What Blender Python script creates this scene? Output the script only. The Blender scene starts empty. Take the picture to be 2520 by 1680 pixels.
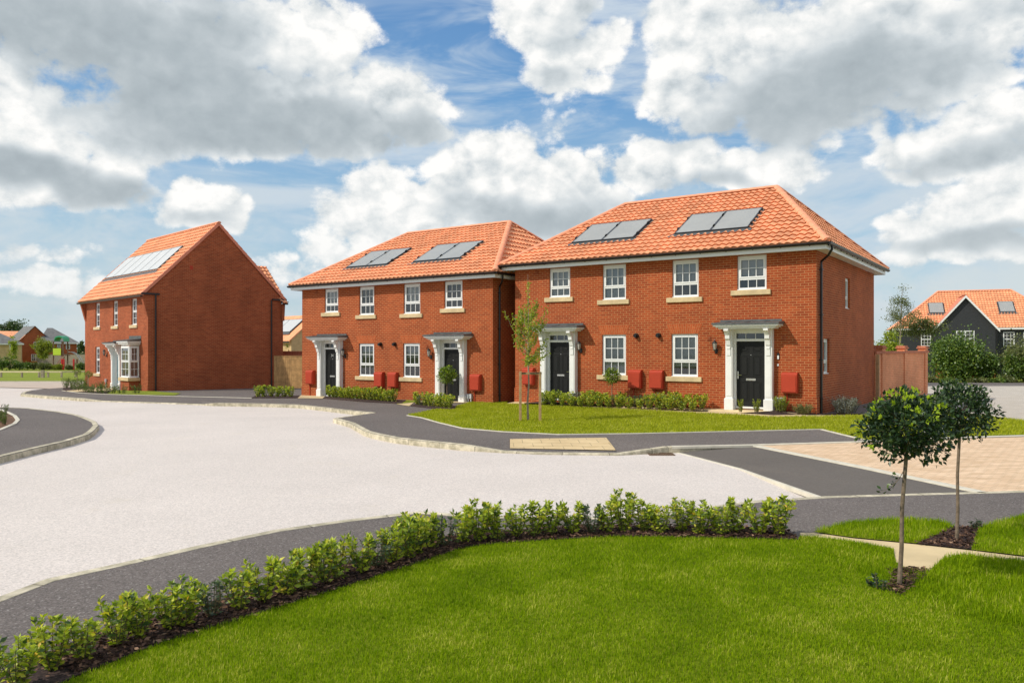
import bpy, bmesh, math, random
import numpy as np
from mathutils import Vector, Matrix, Euler

SC = bpy.context.scene
COL = SC.collection
R = math.radians

# ------------------------------------------------------------------ camera
F, CX, HY, CAMH = 1930.0, 1260.0, 857.0, 1.96      # survey of the photograph: focal length in px, principal column, horizon row, eye height
cam_data = bpy.data.cameras.new("camera")
cam = bpy.data.objects.new("camera", cam_data)
COL.objects.link(cam)
cam.location = (0, 0, CAMH)
cam.rotation_euler = (R(90), 0, 0)
cam_data.sensor_width = 36
cam_data.lens = 36 * F / 2520
cam_data.shift_y = (HY - 840) / 2520
cam_data.clip_start = 0.1
cam_data.clip_end = 6000
SC.camera = cam
SC.view_settings.view_transform = 'Standard'
SC.view_settings.look = 'None'
SC.view_settings.exposure = 0.25
SC.view_settings.gamma = 1
SC.cycles.max_bounces = 6
SC.cycles.transparent_max_bounces = 8

# ------------------------------------------------------------------ node helper
class NT:
    def __init__(s, tree):
        s.t = tree
        tree.nodes.clear()
    def n(s, typ, inp=None, **attr):
        nd = s.t.nodes.new(typ)
        for k, v in attr.items():
            setattr(nd, k, v)
        for k, v in (inp or {}).items():
            sock = nd.inputs[k]
            if isinstance(v, bpy.types.NodeSocket):
                s.t.links.new(v, sock)
            else:
                sock.default_value = v
        return nd
    def math(s, op, a, b=None, c=None, clamp=False):
        d = {0: a}
        if b is not None: d[1] = b
        if c is not None: d[2] = c
        return s.n('ShaderNodeMath', d, operation=op, use_clamp=clamp).outputs[0]
    def vm(s, op, a, b=None, scale=None):
        d = {0: a}
        if b is not None: d[1] = b
        nd = s.n('ShaderNodeVectorMath', d, operation=op)
        if scale is not None: nd.inputs['Scale'].default_value = scale
        return nd.outputs['Value'] if op in ('LENGTH', 'DOT_PRODUCT', 'DISTANCE') else nd.outputs[0]
    def ramp(s, fac, stops, interp='LINEAR'):
        nd = s.n('ShaderNodeValToRGB', {0: fac})
        nd.color_ramp.interpolation = interp
        el = nd.color_ramp.elements
        while len(el) < len(stops): el.new(0.5)
        for e, (p, c) in zip(el, stops):
            e.position = p
            e.color = (c[0], c[1], c[2], 1) if hasattr(c, '__len__') else (c, c, c, 1)
        return nd.outputs[0]
    def mix(s, fac, a, b, mode='MIX'):
        nd = s.n('ShaderNodeMix', data_type='RGBA', blend_type=mode)
        for k, v in ((0, fac), (6, a), (7, b)):
            if isinstance(v, bpy.types.NodeSocket): s.t.links.new(v, nd.inputs[k])
            else: nd.inputs[k].default_value = v if not hasattr(v, '__len__') or len(v) == 4 else (*v, 1)
        return nd.outputs[2]
    def smooth(s, v, a, b, lo=0.0, hi=1.0):
        nd = s.n('ShaderNodeMapRange', {0: v, 1: a, 2: b, 3: lo, 4: hi}, interpolation_type='SMOOTHSTEP')
        return nd.outputs[0]
    def lin(s, v, a, b, lo=0.0, hi=1.0):
        return s.n('ShaderNodeMapRange', {0: v, 1: a, 2: b, 3: lo, 4: hi}).outputs[0]

# ------------------------------------------------------------------ sky and sun
SUN_DIR = Vector((-0.93, -0.37, 0.87)).normalized()       # towards the sun: left, a little behind the camera, about 41 degrees up
world = bpy.data.worlds.new("World")
SC.world = world
world.use_nodes = True

def azel(px, py):                      # survey: where a cloud stands in the sky (azimuth, elevation)
    x, z = (px * 1.0714 - CX) / F, (HY - py * 1.0714) / F
    return math.atan2(x, 1), math.atan2(z, math.hypot(x, 1))

# cumulus masses: photo position (2352 wide), half widths, weight
CLOUDS = [(150, 50, 360, 150, 1), (430, 140, 300, 170, 1), (640, 70, 190, 110, 1), (600, 250, 310, 110, 1), (500, 300, 210, 75, 1), (350, 260, 200, 110, 1),
          (900, 265, 150, 80, 1), (780, 235, 120, 60, .8), (950, 310, 110, 45, 1), (800, 325, 190, 45, 1),
          (20, 170, 130, 110, 1), (90, 235, 130, 60, 1), (60, 330, 200, 90, 1), (40, 410, 200, 60, 1), (180, 410, 180, 60, 1), (270, 350, 75, 70, 1),
          (455, 470, 110, 50, 1), (435, 445, 60, 45, 1), (880, 430, 90, 60, 1), (820, 480, 110, 90, .9), (900, 520, 130, 90, .9), (780, 560, 110, 80, .7),
          (1060, 440, 120, 75, 1), (1140, 400, 95, 90, 1), (1290, 430, 130, 75, 1), (1180, 500, 220, 65, 1), (1350, 480, 110, 50, 1),
          (1270, 30, 100, 70, 1), (1320, 120, 115, 60, 1), (1270, 175, 95, 55, 1), (1395, 80, 75, 40, .8), (1360, 200, 60, 30, .6),
          (1600, 50, 140, 100, 1), (1750, 110, 230, 110, 1), (1950, 80, 300, 120, 1), (1680, 230, 200, 70, 1), (1850, 240, 280, 95, 1), (2120, 160, 260, 120, 1),
          (2280, 50, 200, 90, 1), (1660, 280, 110, 50, 1), (1560, 200, 70, 50, .9), (2290, 270, 130, 60, 1), (2170, 330, 180, 55, .9), (2260, 370, 200, 50, .8),
          (1560, 375, 110, 50, 1), (1680, 400, 100, 45, 1), (1480, 420, 90, 45, .9), (1820, 380, 80, 50, .7), (1270, 300, 60, 30, .3),
          (2290, 490, 200, 65, 1), (2150, 540, 150, 50, 1), (2320, 430, 100, 60, 1), (2070, 520, 70, 35, .8), (2200, 590, 220, 35, .8),
          (60, 640, 170, 30, .55), (200, 670, 150, 30, .5), (20, 580, 200, 30, .5), (660, 600, 120, 50, .6), (1240, 520, 50, 20, .7)]
DARK = [(200, 60, 330, 130, 1), (430, 200, 260, 150, 1), (600, 300, 300, 75, 1.1), (500, 60, 150, 80, .7), (930, 320, 120, 45, .9), (60, 400, 230, 50, 1), (220, 425, 150, 45, 1),
        (1200, 495, 230, 40, .8), (1060, 480, 90, 35, .5), (1900, 220, 300, 100, 1), (2100, 170, 200, 70, .8), (1750, 290, 230, 60, .8), (1950, 130, 200, 60, .4), (1300, 60, 60, 50, .4),
        (2250, 350, 180, 45, .6), (2230, 570, 200, 32, .8), (1620, 430, 120, 22, .6), (450, 500, 90, 18, .4), (2200, 30, 200, 30, .4), (1270, 200, 60, 25, .3)]

def blob_field(T, azv, elv, blobs):
    """max over ellipses of w*(1-r^2); three ellipses ride in one vector"""
    A = T.n('ShaderNodeCombineXYZ', {0: azv, 1: azv, 2: azv}).outputs[0]
    E = T.n('ShaderNodeCombineXYZ', {0: elv, 1: elv, 2: elv}).outputs[0]
    blobs = list(blobs)
    while len(blobs) % 3: blobs.append(blobs[-1])
    acc = None
    for i in range(0, len(blobs), 3):
        ka, ca, ke, ce, w = [], [], [], [], []
        for (x, y, rx, ry, wt) in blobs[i:i + 3]:
            a, e = azel(x, y)
            k = 1.0714 / F * math.cos(a) ** 1.5
            fa, fe = 1 / (rx * k * 1.15), 1 / (ry * k * 1.2)
            ka.append(fa); ca.append(-a * fa); ke.append(fe); ce.append(-e * fe); w.append(wt)
        dx = T.n('ShaderNodeVectorMath', {0: A, 1: ka, 2: ca}, operation='MULTIPLY_ADD').outputs[0]
        dy = T.n('ShaderNodeVectorMath', {0: E, 1: ke, 2: ce}, operation='MULTIPLY_ADD').outputs[0]
        r2 = T.n('ShaderNodeVectorMath', {0: dy, 1: dy, 2: T.vm('MULTIPLY', dx, dx)}, operation='MULTIPLY_ADD').outputs[0]
        f = T.n('ShaderNodeVectorMath', {0: r2, 1: [-.55 * q for q in w], 2: [.55 * q for q in w]}, operation='MULTIPLY_ADD').outputs[0]
        acc = f if acc is None else T.vm('MAXIMUM', acc, f)
    s = T.n('ShaderNodeSeparateXYZ', {0: acc})
    return T.math('SMOOTH_MAX', T.math('SMOOTH_MAX', s.outputs[0], s.outputs[1], .1), s.outputs[2], .1)

def puff(T, P):
    Ps = T.vm('MULTIPLY', P, (1, 1, 1.3))
    n1 = T.n('ShaderNodeTexNoise', {'Vector': Ps, 'Scale': 9.0, 'Detail': 8.0, 'Roughness': .68, 'Lacunarity': 2.15}).outputs['Fac']
    n2 = T.n('ShaderNodeTexNoise', {'Vector': Ps, 'Scale': 20.0, 'Detail': 2.0, 'Roughness': .5}).outputs['Fac']
    bil = T.math('ABSOLUTE', T.math('MULTIPLY_ADD', n2, 2.0, -1.0))
    return T.math('ADD', T.math('MULTIPLY_ADD', n1, 1.15, -.575), T.math('MULTIPLY_ADD', bil, .55, -.08)), n1

def build_world():
    T = NT(world.node_tree)
    sky = T.n('ShaderNodeTexSky', sky_type='NISHITA', sun_disc=False)
    sky.sun_elevation = math.asin(SUN_DIR.z)
    sky.sun_rotation = math.atan2(SUN_DIR.x, SUN_DIR.y)
    sky.air_density = 1.0; sky.dust_density = 0.6; sky.ozone_density = 2.2
    P = T.n('ShaderNodeTexCoord').outputs['Generated']
    s = T.n('ShaderNodeSeparateXYZ', {0: P})
    az0 = T.math('ARCTAN2', s.outputs[0], s.outputs[1]); el0 = T.math('ARCSINE', s.outputs[2])
    w = T.n('ShaderNodeTexNoise', {'Vector': P, 'Scale': 7.0, 'Detail': 2.0, 'Roughness': .55}).outputs['Color']
    ws = T.n('ShaderNodeSeparateXYZ', {0: T.vm('SUBTRACT', w, (.5, .5, .5))})
    az = T.math('MULTIPLY_ADD', ws.outputs[0], .09, az0)
    el = T.math('MULTIPLY_ADD', ws.outputs[1], .07, el0)
    B = blob_field(T, az, el, CLOUDS)
    # the rest of the sky, outside this view: loose fair-weather cloud
    gate = T.math('MAXIMUM', T.smooth(T.math('ABSOLUTE', az0), .62, .85), T.smooth(el0, .47, .62))
    backf = T.math('MULTIPLY_ADD', ws.outputs[2], 1.7, .12)
    B = T.math('ADD', T.math('MULTIPLY', B, T.math('SUBTRACT', 1.0, gate)), T.math('MULTIPLY', backf, gate))
    B = T.math('MAXIMUM', B, -2.0)
    pa, n1 = puff(T, P)
    pb, _ = puff(T, T.vm('ADD', P, (-.012, -.003, .020)))
    dens = T.math('ADD', T.math('ADD', B, pa), -.045)
    dk = blob_field(T, T.math('MULTIPLY_ADD', ws.outputs[2], .10, az), T.math('MULTIPLY_ADD', ws.outputs[0], .07, el), DARK)
    dk = T.smooth(T.math('MULTIPLY_ADD', T.math('SUBTRACT', n1, .5), .55, dk), -.14, .50)
    lit = T.math('MULTIPLY_ADD', T.math('SUBTRACT', pa, pb), T.math('MULTIPLY_ADD', dk, -.95, 1.25), .82)
    lit = T.math('SUBTRACT', lit, T.math('MULTIPLY', dk, .55))
    lit = T.math('SUBTRACT', lit, T.math('MULTIPLY', T.smooth(dens, .35, 1.0), .05), clamp=True)
    cc = T.ramp(lit, [(0.0, (.25, .29, .32)), (.25, (.37, .42, .45)), (.5, (.53, .575, .60)), (.75, (.70, .72, .72)), (1.0, (.86, .85, .83))])
    alpha = T.smooth(dens, -.02, .24)
    ci = T.n('ShaderNodeTexNoise', {'Vector': T.vm('MULTIPLY', P, (1.5, 3, 7)), 'Scale': 2.6, 'Detail': 5.0, 'Roughness': .62, 'Distortion': .6}).outputs['Fac']
    cif = T.smooth(ci, .36, .66, 0, .9)
    low = T.math('POWER', T.smooth(el0, .40, -.01), 1.7)
    skyc = T.mix(1.0, sky.outputs[0], (.10, .10, .10, 1), 'MULTIPLY')
    blue = T.ramp(el0, [(0.0, (.46, .57, .62)), (.14, (.30, .48, .62)), (.3, (.14, .32, .57)), (.5, (.085, .21, .47)), (1.0, (.06, .16, .42))])
    skyc = T.mix(.80, skyc, blue)
    skyc = T.mix(cif, skyc, (.50, .58, .66, 1))
    lowf = T.math('MULTIPLY', low, T.smooth(T.math('ADD', n1, T.math('MULTIPLY', ci, .6)), .62, 1.0, .15, .9))
    skyc = T.mix(lowf, skyc, (.56, .615, .62, 1))
    cc = T.mix(T.smooth(el0, .20, .0, 0, .45), cc, (.60, .65, .66, 1))
    col = T.mix(alpha, skyc, cc)
    below = T.smooth(s.outputs[2], -.02, -.004)
    col = T.mix(below, (.22, .2, .16, 1), col)
    col = T.mix(1.0, col, (10, 10, 10, 1), 'MULTIPLY')
    bg = T.n('ShaderNodeBackground', {0: col, 1: 0.1})
    T.n('ShaderNodeOutputWorld', {0: bg.outputs[0]})
build_world()
world.cycles.sampling_method = 'NONE'

sun_data = bpy.data.lights.new("sun", 'SUN')
sun_data.energy = 3.0
sun_data.angle = R(0.6)
sun_data.color = (1.0, .94, .82)
sun = bpy.data.objects.new("sun", sun_data)
COL.objects.link(sun)
sun.location = (-20, -8, 25)
sun.rotation_euler = SUN_DIR.to_track_quat('Z', 'Y').to_euler()

# ------------------------------------------------------------------ survey helpers
def fall(y):                                    # the site falls gently away behind the foreground
    return -0.013 * (min(max(y, 22.0), 76.0) - 22.0)
def at(px, py, off=0.0):                        # a surveyed point on the ground (photo px -> metres)
    dx, dz = (px - CX) / F, (HY - py) / F
    Y = 20.0
    for _ in range(60):
        Y = (fall(Y) + off - CAMH) / dz
    return Vector((dx * Y, Y, fall(Y) + off))
def atY(px, py, Y):                             # a surveyed point at a known distance
    return Vector(((px - CX) / F * Y, Y, CAMH + (HY - py) / F * Y))

# ------------------------------------------------------------------ scene graph helpers
def tag(o, label=None, cat=None, group=None, kind=None):
    if label: o['label'] = label
    if cat: o['category'] = cat
    if group: o['group'] = group
    if kind: o['kind'] = kind
    return o
def thing(name, label, cat, loc=(0, 0, 0), rz=0.0, group=None):
    o = bpy.data.objects.new(name, None)
    o.empty_display_size = .3
    COL.objects.link(o)
    o.location = loc; o.rotation_euler = (0, 0, rz)
    return tag(o, label, cat, group)
def children_of(o): return list(o.children)
def copy_tree(o, parent=None):
    c = o.copy(); COL.objects.link(c)
    if parent is not None: c.parent = parent
    for ch in children_of(o): copy_tree(ch, c)
    return c
def link_mesh(name, me, mats, parent=None):
    o = bpy.data.objects.new(name, me)
    COL.objects.link(o)
    for m in (mats if isinstance(mats, (list, tuple)) else [mats]): me.materials.append(m)
    if parent is not None: o.parent = parent
    return o

class MB:
    """collects faces; box-projected UVs in metres unless given"""
    def __init__(s): s.v, s.f, s.uv, s.mi, s.sm = [], [], [], [], []
    def face(s, pts, uv=None, mi=0, smooth=False):
        b = len(s.v); s.v += [tuple(p) for p in pts]
        s.f.append(tuple(range(b, b + len(pts)))); s.uv.append(uv); s.mi.append(mi); s.sm.append(smooth)
    def box(s, x0, x1, y0, y1, z0, z1, mi=0, bev=0.0):
        if bev > 0:
            b = bev
            X, Y, Z = (x0, x1), (y0, y1), (z0, z1)
            def P(i, j, k, ax):
                p = [X[i], Y[j], Z[k]]
                sg = [1 if q == 0 else -1 for q in (i, j, k)]
                for a in range(3):
                    if a != ax: p[a] += sg[a] * b
                return tuple(p)
            for ax in range(3):
                for e in (0, 1):
                    idx = [[0, 0], [1, 0], [1, 1], [0, 1]]
                    q = []
                    for u, w in idx:
                        ijk = [0, 0, 0]; ijk[ax] = e; ijk[(ax + 1) % 3] = u; ijk[(ax + 2) % 3] = w
                        q.append(P(*ijk, ax))
                    s.face(q if e else q[::-1], mi=mi)
            for ax in range(3):
                a1, a2 = (ax + 1) % 3, (ax + 2) % 3
                for e1 in (0, 1):
                    for e2 in (0, 1):
                        q = []
                        for t, a in ((0, a1), (1, a1), (1, a2), (0, a2)):
                            ijk = [0, 0, 0]; ijk[ax] = t; ijk[a1] = e1; ijk[a2] = e2
                            q.append(P(*ijk, a))
                        s.face(q if (e1 ^ e2) else q[::-1], mi=mi)
            for i in (0, 1):
                for j in (0, 1):
                    for k in (0, 1):
                        q = [P(i, j, k, 0), P(i, j, k, 1), P(i, j, k, 2)]
                        s.face(q if (i ^ j ^ k) else q[::-1], mi=mi)
            return
        p = [(x, y, z) for z in (z0, z1) for y in (y0, y1) for x in (x0, x1)]
        for q in ((0, 2, 3, 1), (4, 5, 7, 6), (0, 1, 5, 4), (1, 3, 7, 5), (3, 2, 6, 7), (2, 0, 4, 6)):
            s.face([p[i] for i in q], mi=mi)
    def prism(s, poly, ax, a0, a1, mi=0):
        """poly = 2D points in the plane across axis ax, extruded from a0 to a1"""
        def P(q, a):
            if ax == 0: return (a, q[0], q[1])
            if ax == 1: return (q[0], a, q[1])
            return (q[0], q[1], a)
        n = len(poly)
        s.face([P(q, a0) for q in poly], mi=mi); s.face([P(q, a1) for q in poly[::-1]], mi=mi)
        for i in range(n):
            j = (i + 1) % n
            s.face([P(poly[i], a0), P(poly[i], a1), P(poly[j], a1), P(poly[j], a0)], mi=mi)
    def tube(s, path, r, n=8, mi=0, caps=True):
        path = [Vector(p) for p in path]
        rs = r if hasattr(r, '__len__') else [r] * len(path)
        rings = []
        up = Vector((0.13, 0.31, 1)).normalized()
        for i, p in enumerate(path):
            d = (path[min(i + 1, len(path) - 1)] - path[max(i - 1, 0)]).normalized()
            a = d.cross(up)
            if a.length < 1e-3: a = d.cross(Vector((1, 0, 0)))
            a.normalize(); b = d.cross(a)
            rings.append([p + (a * math.cos(2 * math.pi * k / n) + b * math.sin(2 * math.pi * k / n)) * rs[i] for k in range(n)])
        L = 0
        for i in range(len(rings) - 1):
            L2 = L + (path[i + 1] - path[i]).length
            for k in range(n):
                k2 = (k + 1) % n
                s.face([rings[i][k], rings[i][k2], rings[i + 1][k2], rings[i + 1][k]],
                       uv=[(k / n * .3, L), ((k + 1) / n * .3, L), ((k + 1) / n * .3, L2), (k / n * .3, L2)], mi=mi, smooth=True)
            L = L2
        if caps:
            s.face(rings[0][::-1], mi=mi); s.face(rings[-1], mi=mi)
    def sweep(s, path, prof, mi=0, smooth=False, closed=False):
        """profile points (side, up) swept along a path; side = right-hand of the direction, horizontal"""
        path = [Vector(p) for p in path]
        rings = []
        for i, p in enumerate(path):
            d = path[min(i + 1, len(path) - 1)] - path[max(i - 1, 0)]
            if 0 < i < len(path) - 1:
                d1 = (path[i] - path[i - 1]); d2 = (path[i + 1] - path[i]); d1.z = d2.z = 0
                d1.normalize(); d2.normalize(); d = d1 + d2
                k = 1 / max(.35, (d.normalized()).dot(d2))
            else: k = 1
            d.z = 0; d.normalize()
            sd = Vector((d.y, -d.x, 0)) * k
            pr = prof[i] if isinstance(prof[0][0], (tuple, list)) else prof
            rings.append([p + sd * a + Vector((0, 0, b)) for a, b in pr])
        L = 0; n = len(rings[0])
        for i in range(len(rings) - 1):
            L2 = L + (path[i + 1] - path[i]).length
            for k in range(n if closed else n - 1):
                k2 = (k + 1) % n
                s.face([rings[i][k], rings[i + 1][k], rings[i + 1][k2], rings[i][k2]],
                       uv=[(L, k * .1), (L2, k * .1), (L2, k2 * .1), (L, k2 * .1)], mi=mi, smooth=smooth)
            L = L2
        if closed:
            s.face(rings[0], mi=mi); s.face(rings[-1][::-1], mi=mi)
    def mesh(s, name):
        me = bpy.data.meshes.new(name)
        me.from_pydata(s.v, [], s.f)
        uvl = me.uv_layers.new(name='UVMap')
        buf = np.zeros(len(me.loops) * 2, dtype=np.float32)
        li = 0
        for f, uv in zip(s.f, s.uv):
            if uv is None:
                p = [Vector(s.v[i]) for i in f]
                nr = (p[1] - p[0]).cross(p[2] - p[0])
                ax, ay, az = abs(nr.x), abs(nr.y), abs(nr.z)
                if az >= ax and az >= ay: uv = [(q.x, q.y) for q in p]
                elif ax > ay: uv = [(q.y, q.z) for q in p]
                else: uv = [(q.x, q.z) for q in p]
            for c in uv:
                buf[li] = c[0]; buf[li + 1] = c[1]; li += 2
        uvl.data.foreach_set('uv', buf)
        me.polygons.foreach_set('material_index', s.mi)
        me.polygons.foreach_set('use_smooth', s.sm)
        me.update()
        return me
    def build(s, name, mats, parent=None):
        return link_mesh(name, s.mesh(name), mats, parent)

def np_mesh(name, V, faces_by_n, uv=None, smooth=False):
    """V (n,3); faces_by_n: list of int arrays (m,k)"""
    me = bpy.data.meshes.new(name)
    V = np.asarray(V, dtype=np.float32)
    me.vertices.add(len(V)); me.vertices.foreach_set('co', V.ravel())
    loops = np.concatenate([f.ravel() for f in faces_by_n]).astype(np.int32)
    tot = np.concatenate([np.full(len(f), f.shape[1]) for f in faces_by_n]).astype(np.int32)
    start = np.concatenate([[0], np.cumsum(tot)[:-1]]).astype(np.int32)
    me.loops.add(len(loops)); me.loops.foreach_set('vertex_index', loops)
    me.polygons.add(len(tot)); me.polygons.foreach_set('loop_start', start)
    me.polygons.foreach_set('loop_total', tot)
    if smooth: me.polygons.foreach_set('use_smooth', np.ones(len(tot), dtype=bool))
    me.update(calc_edges=True)
    me.validate()
    return me

# ------------------------------------------------------------------ materials
def new_mat(name):
    m = bpy.data.materials.new(name)
    m.use_nodes = True
    T = NT(m.node_tree)
    return m, T
def finish(T, color, rough=.8, metallic=0.0, spec=.5, bump=None, bump_strength=.3, bump_dist=.01, normal=None, trans=0.0, trans_col=None, coat=0.0):
    inp = {'Base Color': color if isinstance(color, bpy.types.NodeSocket) else (*color[:3], 1), 'Roughness': rough, 'Metallic': metallic, 'Specular IOR Level': spec}
    if coat: inp['Coat Weight'] = coat
    if bump is not None:
        inp['Normal'] = T.n('ShaderNodeBump', {'Strength': bump_strength, 'Distance': bump_dist, 'Height': bump}).outputs[0]
    bs = T.n('ShaderNodeBsdfPrincipled', inp)
    out = bs.outputs[0]
    if trans > 0:
        tr = T.n('ShaderNodeBsdfTranslucent', {'Color': trans_col})
        out = T.n('ShaderNodeMixShader', {0: trans, 1: out, 2: tr.outputs[0]}).outputs[0]
    T.n('ShaderNodeOutputMaterial', {0: out})
def simple(name, col, rough=.6, metallic=0.0, var=.0, scale=6.0, spec=.5, bump=0.0, coat=0.0):
    m, T = new_mat(name)
    c = (*col, 1)
    bumpv = None
    if var > 0 or bump > 0:
        n = T.n('ShaderNodeTexNoise', {'Vector': T.n('ShaderNodeTexCoord').outputs['Object'], 'Scale': scale, 'Detail': 5.0, 'Roughness': .6}).outputs['Fac']
        if var > 0:
            c = T.mix(T.smooth(n, .25, .75), tuple(v * (1 - var) for v in col), tuple(min(1, v * (1 + var)) for v in col))
        if bump > 0: bumpv = n
    finish(T, c, rough, metallic, spec, bump=bumpv, bump_strength=bump, coat=coat)
    return m
def brick_mat(name, c1, c2, mortar, scale_dirt=.7, w=.225, h=.075, ms=.010):
    m, T = new_mat(name)
    uv = T.n('ShaderNodeTexCoord').outputs['UV']
    ob = T.n('ShaderNodeTexCoord').outputs['Object']
    br = T.n('ShaderNodeTexBrick', {'Vector': uv, 'Color1': (*c1, 1), 'Color2': (*c2, 1), 'Mortar': (*mortar, 1), 'Scale': 1.0,
                                    'Mortar Size': ms / 2, 'Mortar Smooth': .15, 'Bias': 0.0, 'Brick Width': w, 'Row Height': h})
    n = T.n('ShaderNodeTexNoise', {'Vector': ob, 'Scale': scale_dirt, 'Detail': 6.0, 'Roughness': .65}).outputs['Fac']
    n2 = T.n('ShaderNodeTexNoise', {'Vector': uv, 'Scale': 38.0, 'Detail': 3.0, 'Roughness': .6}).outputs['Fac']
    col = T.mix(1.0, br.outputs[0], T.ramp(n, [(.25, .76), (.75, 1.22)]), 'MULTIPLY')
    col = T.mix(1.0, col, T.ramp(n2, [(.2, .80), (.8, 1.2)]), 'MULTIPLY')
    hgt = T.math('SUBTRACT', T.math('MULTIPLY', n2, .3), br.outputs['Fac'])
    finish(T, col, .88, bump=hgt, bump_strength=.55, bump_dist=.006, spec=.25)
    return m
def tile_mat(name, base, cw=.23, ch=.33):
    m, T = new_mat(name)
    uv = T.n('ShaderNodeTexCoord').outputs['UV']
    ob = T.n('ShaderNodeTexCoord').outputs['Object']
    cell = T.vm('FLOOR', T.vm('DIVIDE', uv, (cw, ch, 1)))
    r = T.n('ShaderNodeTexWhiteNoise', {'Vector': cell}, noise_dimensions='2D').outputs['Value']
    n = T.n('ShaderNodeTexNoise', {'Vector': ob, 'Scale': 1.1, 'Detail': 5.0, 'Roughness': .6}).outputs['Fac']
    n2 = T.n('ShaderNodeTexNoise', {'Vector': ob, 'Scale': 45.0, 'Detail': 2.0}).outputs['Fac']
    col = T.mix(1.0, (*base, 1), T.ramp(r, [(0, .84), (1, 1.12)]), 'MULTIPLY')
    col = T.mix(1.0, col, T.ramp(n, [(.3, .9), (.7, 1.08)]), 'MULTIPLY')
    col = T.mix(1.0, col, T.ramp(n2, [(.2, .92), (.8, 1.06)]), 'MULTIPLY')
    finish(T, col, .75, spec=.35, bump=n2, bump_strength=.15)
    return m
def leaf_mat(name, stops, rough=.42, trans=.35, spec=.5):
    m, T = new_mat(name)
    r = T.n('ShaderNodeNewGeometry').outputs['Random Per Island']
    ob = T.n('ShaderNodeTexCoord').outputs['Object']
    n = T.n('ShaderNodeTexNoise', {'Vector': ob, 'Scale': 2.2, 'Detail': 2.0}).outputs['Fac']
    f = T.math('MULTIPLY_ADD', T.math('SUBTRACT', n, .5), .5, r, clamp=True)
    col = T.ramp(f, stops)
    tc = T.mix(1.0, col, (1.25, 1.3, .55, 1), 'MULTIPLY')
    finish(T, col, rough, spec=spec, trans=trans, trans_col=tc)
    return m
def aggregate(name, base, fine, amp, speck=None, patch=.08, rough=.9, bump=.6):
    """stony surface in world scale: fine grain, small stones, broad faint patches"""
    m, T = new_mat(name)
    ob = T.n('ShaderNodeTexCoord').outputs['Object']
    a = T.n('ShaderNodeTexNoise', {'Vector': ob, 'Scale': fine, 'Detail': 4.0, 'Roughness': .7}).outputs['Fac']
    v = T.n('ShaderNodeTexVoronoi', {'Vector': ob, 'Scale': fine * .8}).outputs['Color']
    vs = T.n('ShaderNodeSeparateXYZ', {0: v}).outputs[0]
    b = T.n('ShaderNodeTexNoise', {'Vector': ob, 'Scale': .35, 'Detail': 5.0, 'Roughness': .6}).outputs['Fac']
    g = T.math('ADD', T.math('MULTIPLY', a, .5), T.math('MULTIPLY', vs, .5))
    col = T.mix(1.0, (*base, 1), T.ramp(g, [(.2, 1 - amp), (.8, 1 + amp)]), 'MULTIPLY')
    col = T.mix(1.0, col, T.ramp(b, [(.3, 1 - patch), (.7, 1 + patch)]), 'MULTIPLY')
    if name == 'pale_road_binder':
        st = T.n('ShaderNodeTexNoise', {'Vector': ob, 'Scale': .8, 'Detail': 6.0, 'Roughness': .7}).outputs['Fac']
        col = T.mix(T.smooth(st, .58, .75, 0, .35), col, (.60, .52, .40, 1))
    if speck:
        col = T.mix(T.smooth(vs, .93, .99), col, (*speck, 1))
    finish(T, col, rough, bump=g, bump_strength=bump, bump_dist=.008, spec=.3)
    return m

M = {}
M['brick'] = brick_mat('red_brick', (.375, .072, .020), (.27, .047, .014), (.47, .225, .095), ms=.015)
M['brick_brown'] = brick_mat('brown_brick', (.37, .088, .032), (.27, .060, .022), (.42, .20, .10))  # browner brick tone, chiefly for the gabled house
M['brick_arch'] = brick_mat('arch_brick', (.46, .10, .03), (.36, .07, .02), (.50, .24, .10), w=.225, h=.075)
M['brick_wall'] = brick_mat('garden_wall_brick', (.76, .28, .13), (.66, .23, .10), (.86, .56, .34))  # colour raised to stand in for sunlight missing on this wall
M['brick_buff'] = brick_mat('buff_brick', (.60, .43, .22), (.54, .37, .18), (.55, .42, .25), scale_dirt=1.2)
M['coping'] = brick_mat('coping_brick', (.52, .17, .09), (.44, .14, .08), (.6, .36, .22), w=.1, h=.3)
M['tile'] = tile_mat('orange_roof_tile', (.85, .37, .185))
M['tile_ridge'] = simple('orange_ridge_tile', (.80, .33, .18), .75, var=.10, scale=3)
M['tile_verge'] = simple('verge_tile', (.66, .23, .135), .75, var=.08, scale=3)
M['slate'] = tile_mat('grey_roof_tile', (.17, .165, .16), .3, .3)
M['white'] = simple('white_gloss_plastic', (.80, .80, .78), .35, var=.03, scale=2)
M['white_paint'] = simple('white_portico_paint', (.80, .79, .76), .45, var=.04, scale=3)
M['black'] = simple('black_plastic', (.012, .012, .013), .32, var=.2, scale=5)
M['door'] = simple('black_door_skin', (.008, .0085, .008), .55, var=.3, scale=40, bump=.1, spec=.3)
M['door_blue'] = simple('blue_door_skin', (.12, .30, .38), .4, var=.1, scale=20)
M['chrome'] = simple('satin_chrome', (.72, .71, .68), .25, 1.0)
M['stone'] = simple('cream_cast_stone', (.60, .46, .26), .85, var=.16, scale=3.5, bump=.15)
M['lead'] = simple('grey_lead', (.10, .105, .105), .5, .2, var=.22, scale=5)
M['meter'] = simple('red_meter_box_plastic', (.42, .048, .020), .6, var=.06, spec=.25, scale=4)
M['greybox'] = simple('pale_grey_plastic', (.50, .52, .53), .5, var=.05)
M['panel'] = simple('solar_glass', (.46, .455, .42), .42, .5, var=.05, scale=1.5)  # sky reflection on the panels is put into this grey
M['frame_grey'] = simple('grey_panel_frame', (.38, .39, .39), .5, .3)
M['panel_cloud_sheen'] = simple('solar_glass_cloud_sheen', (.58, .585, .58), .5, .25, var=.03, scale=1.5)  # whitish cloud reflection on the glass painted into the base colour
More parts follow.
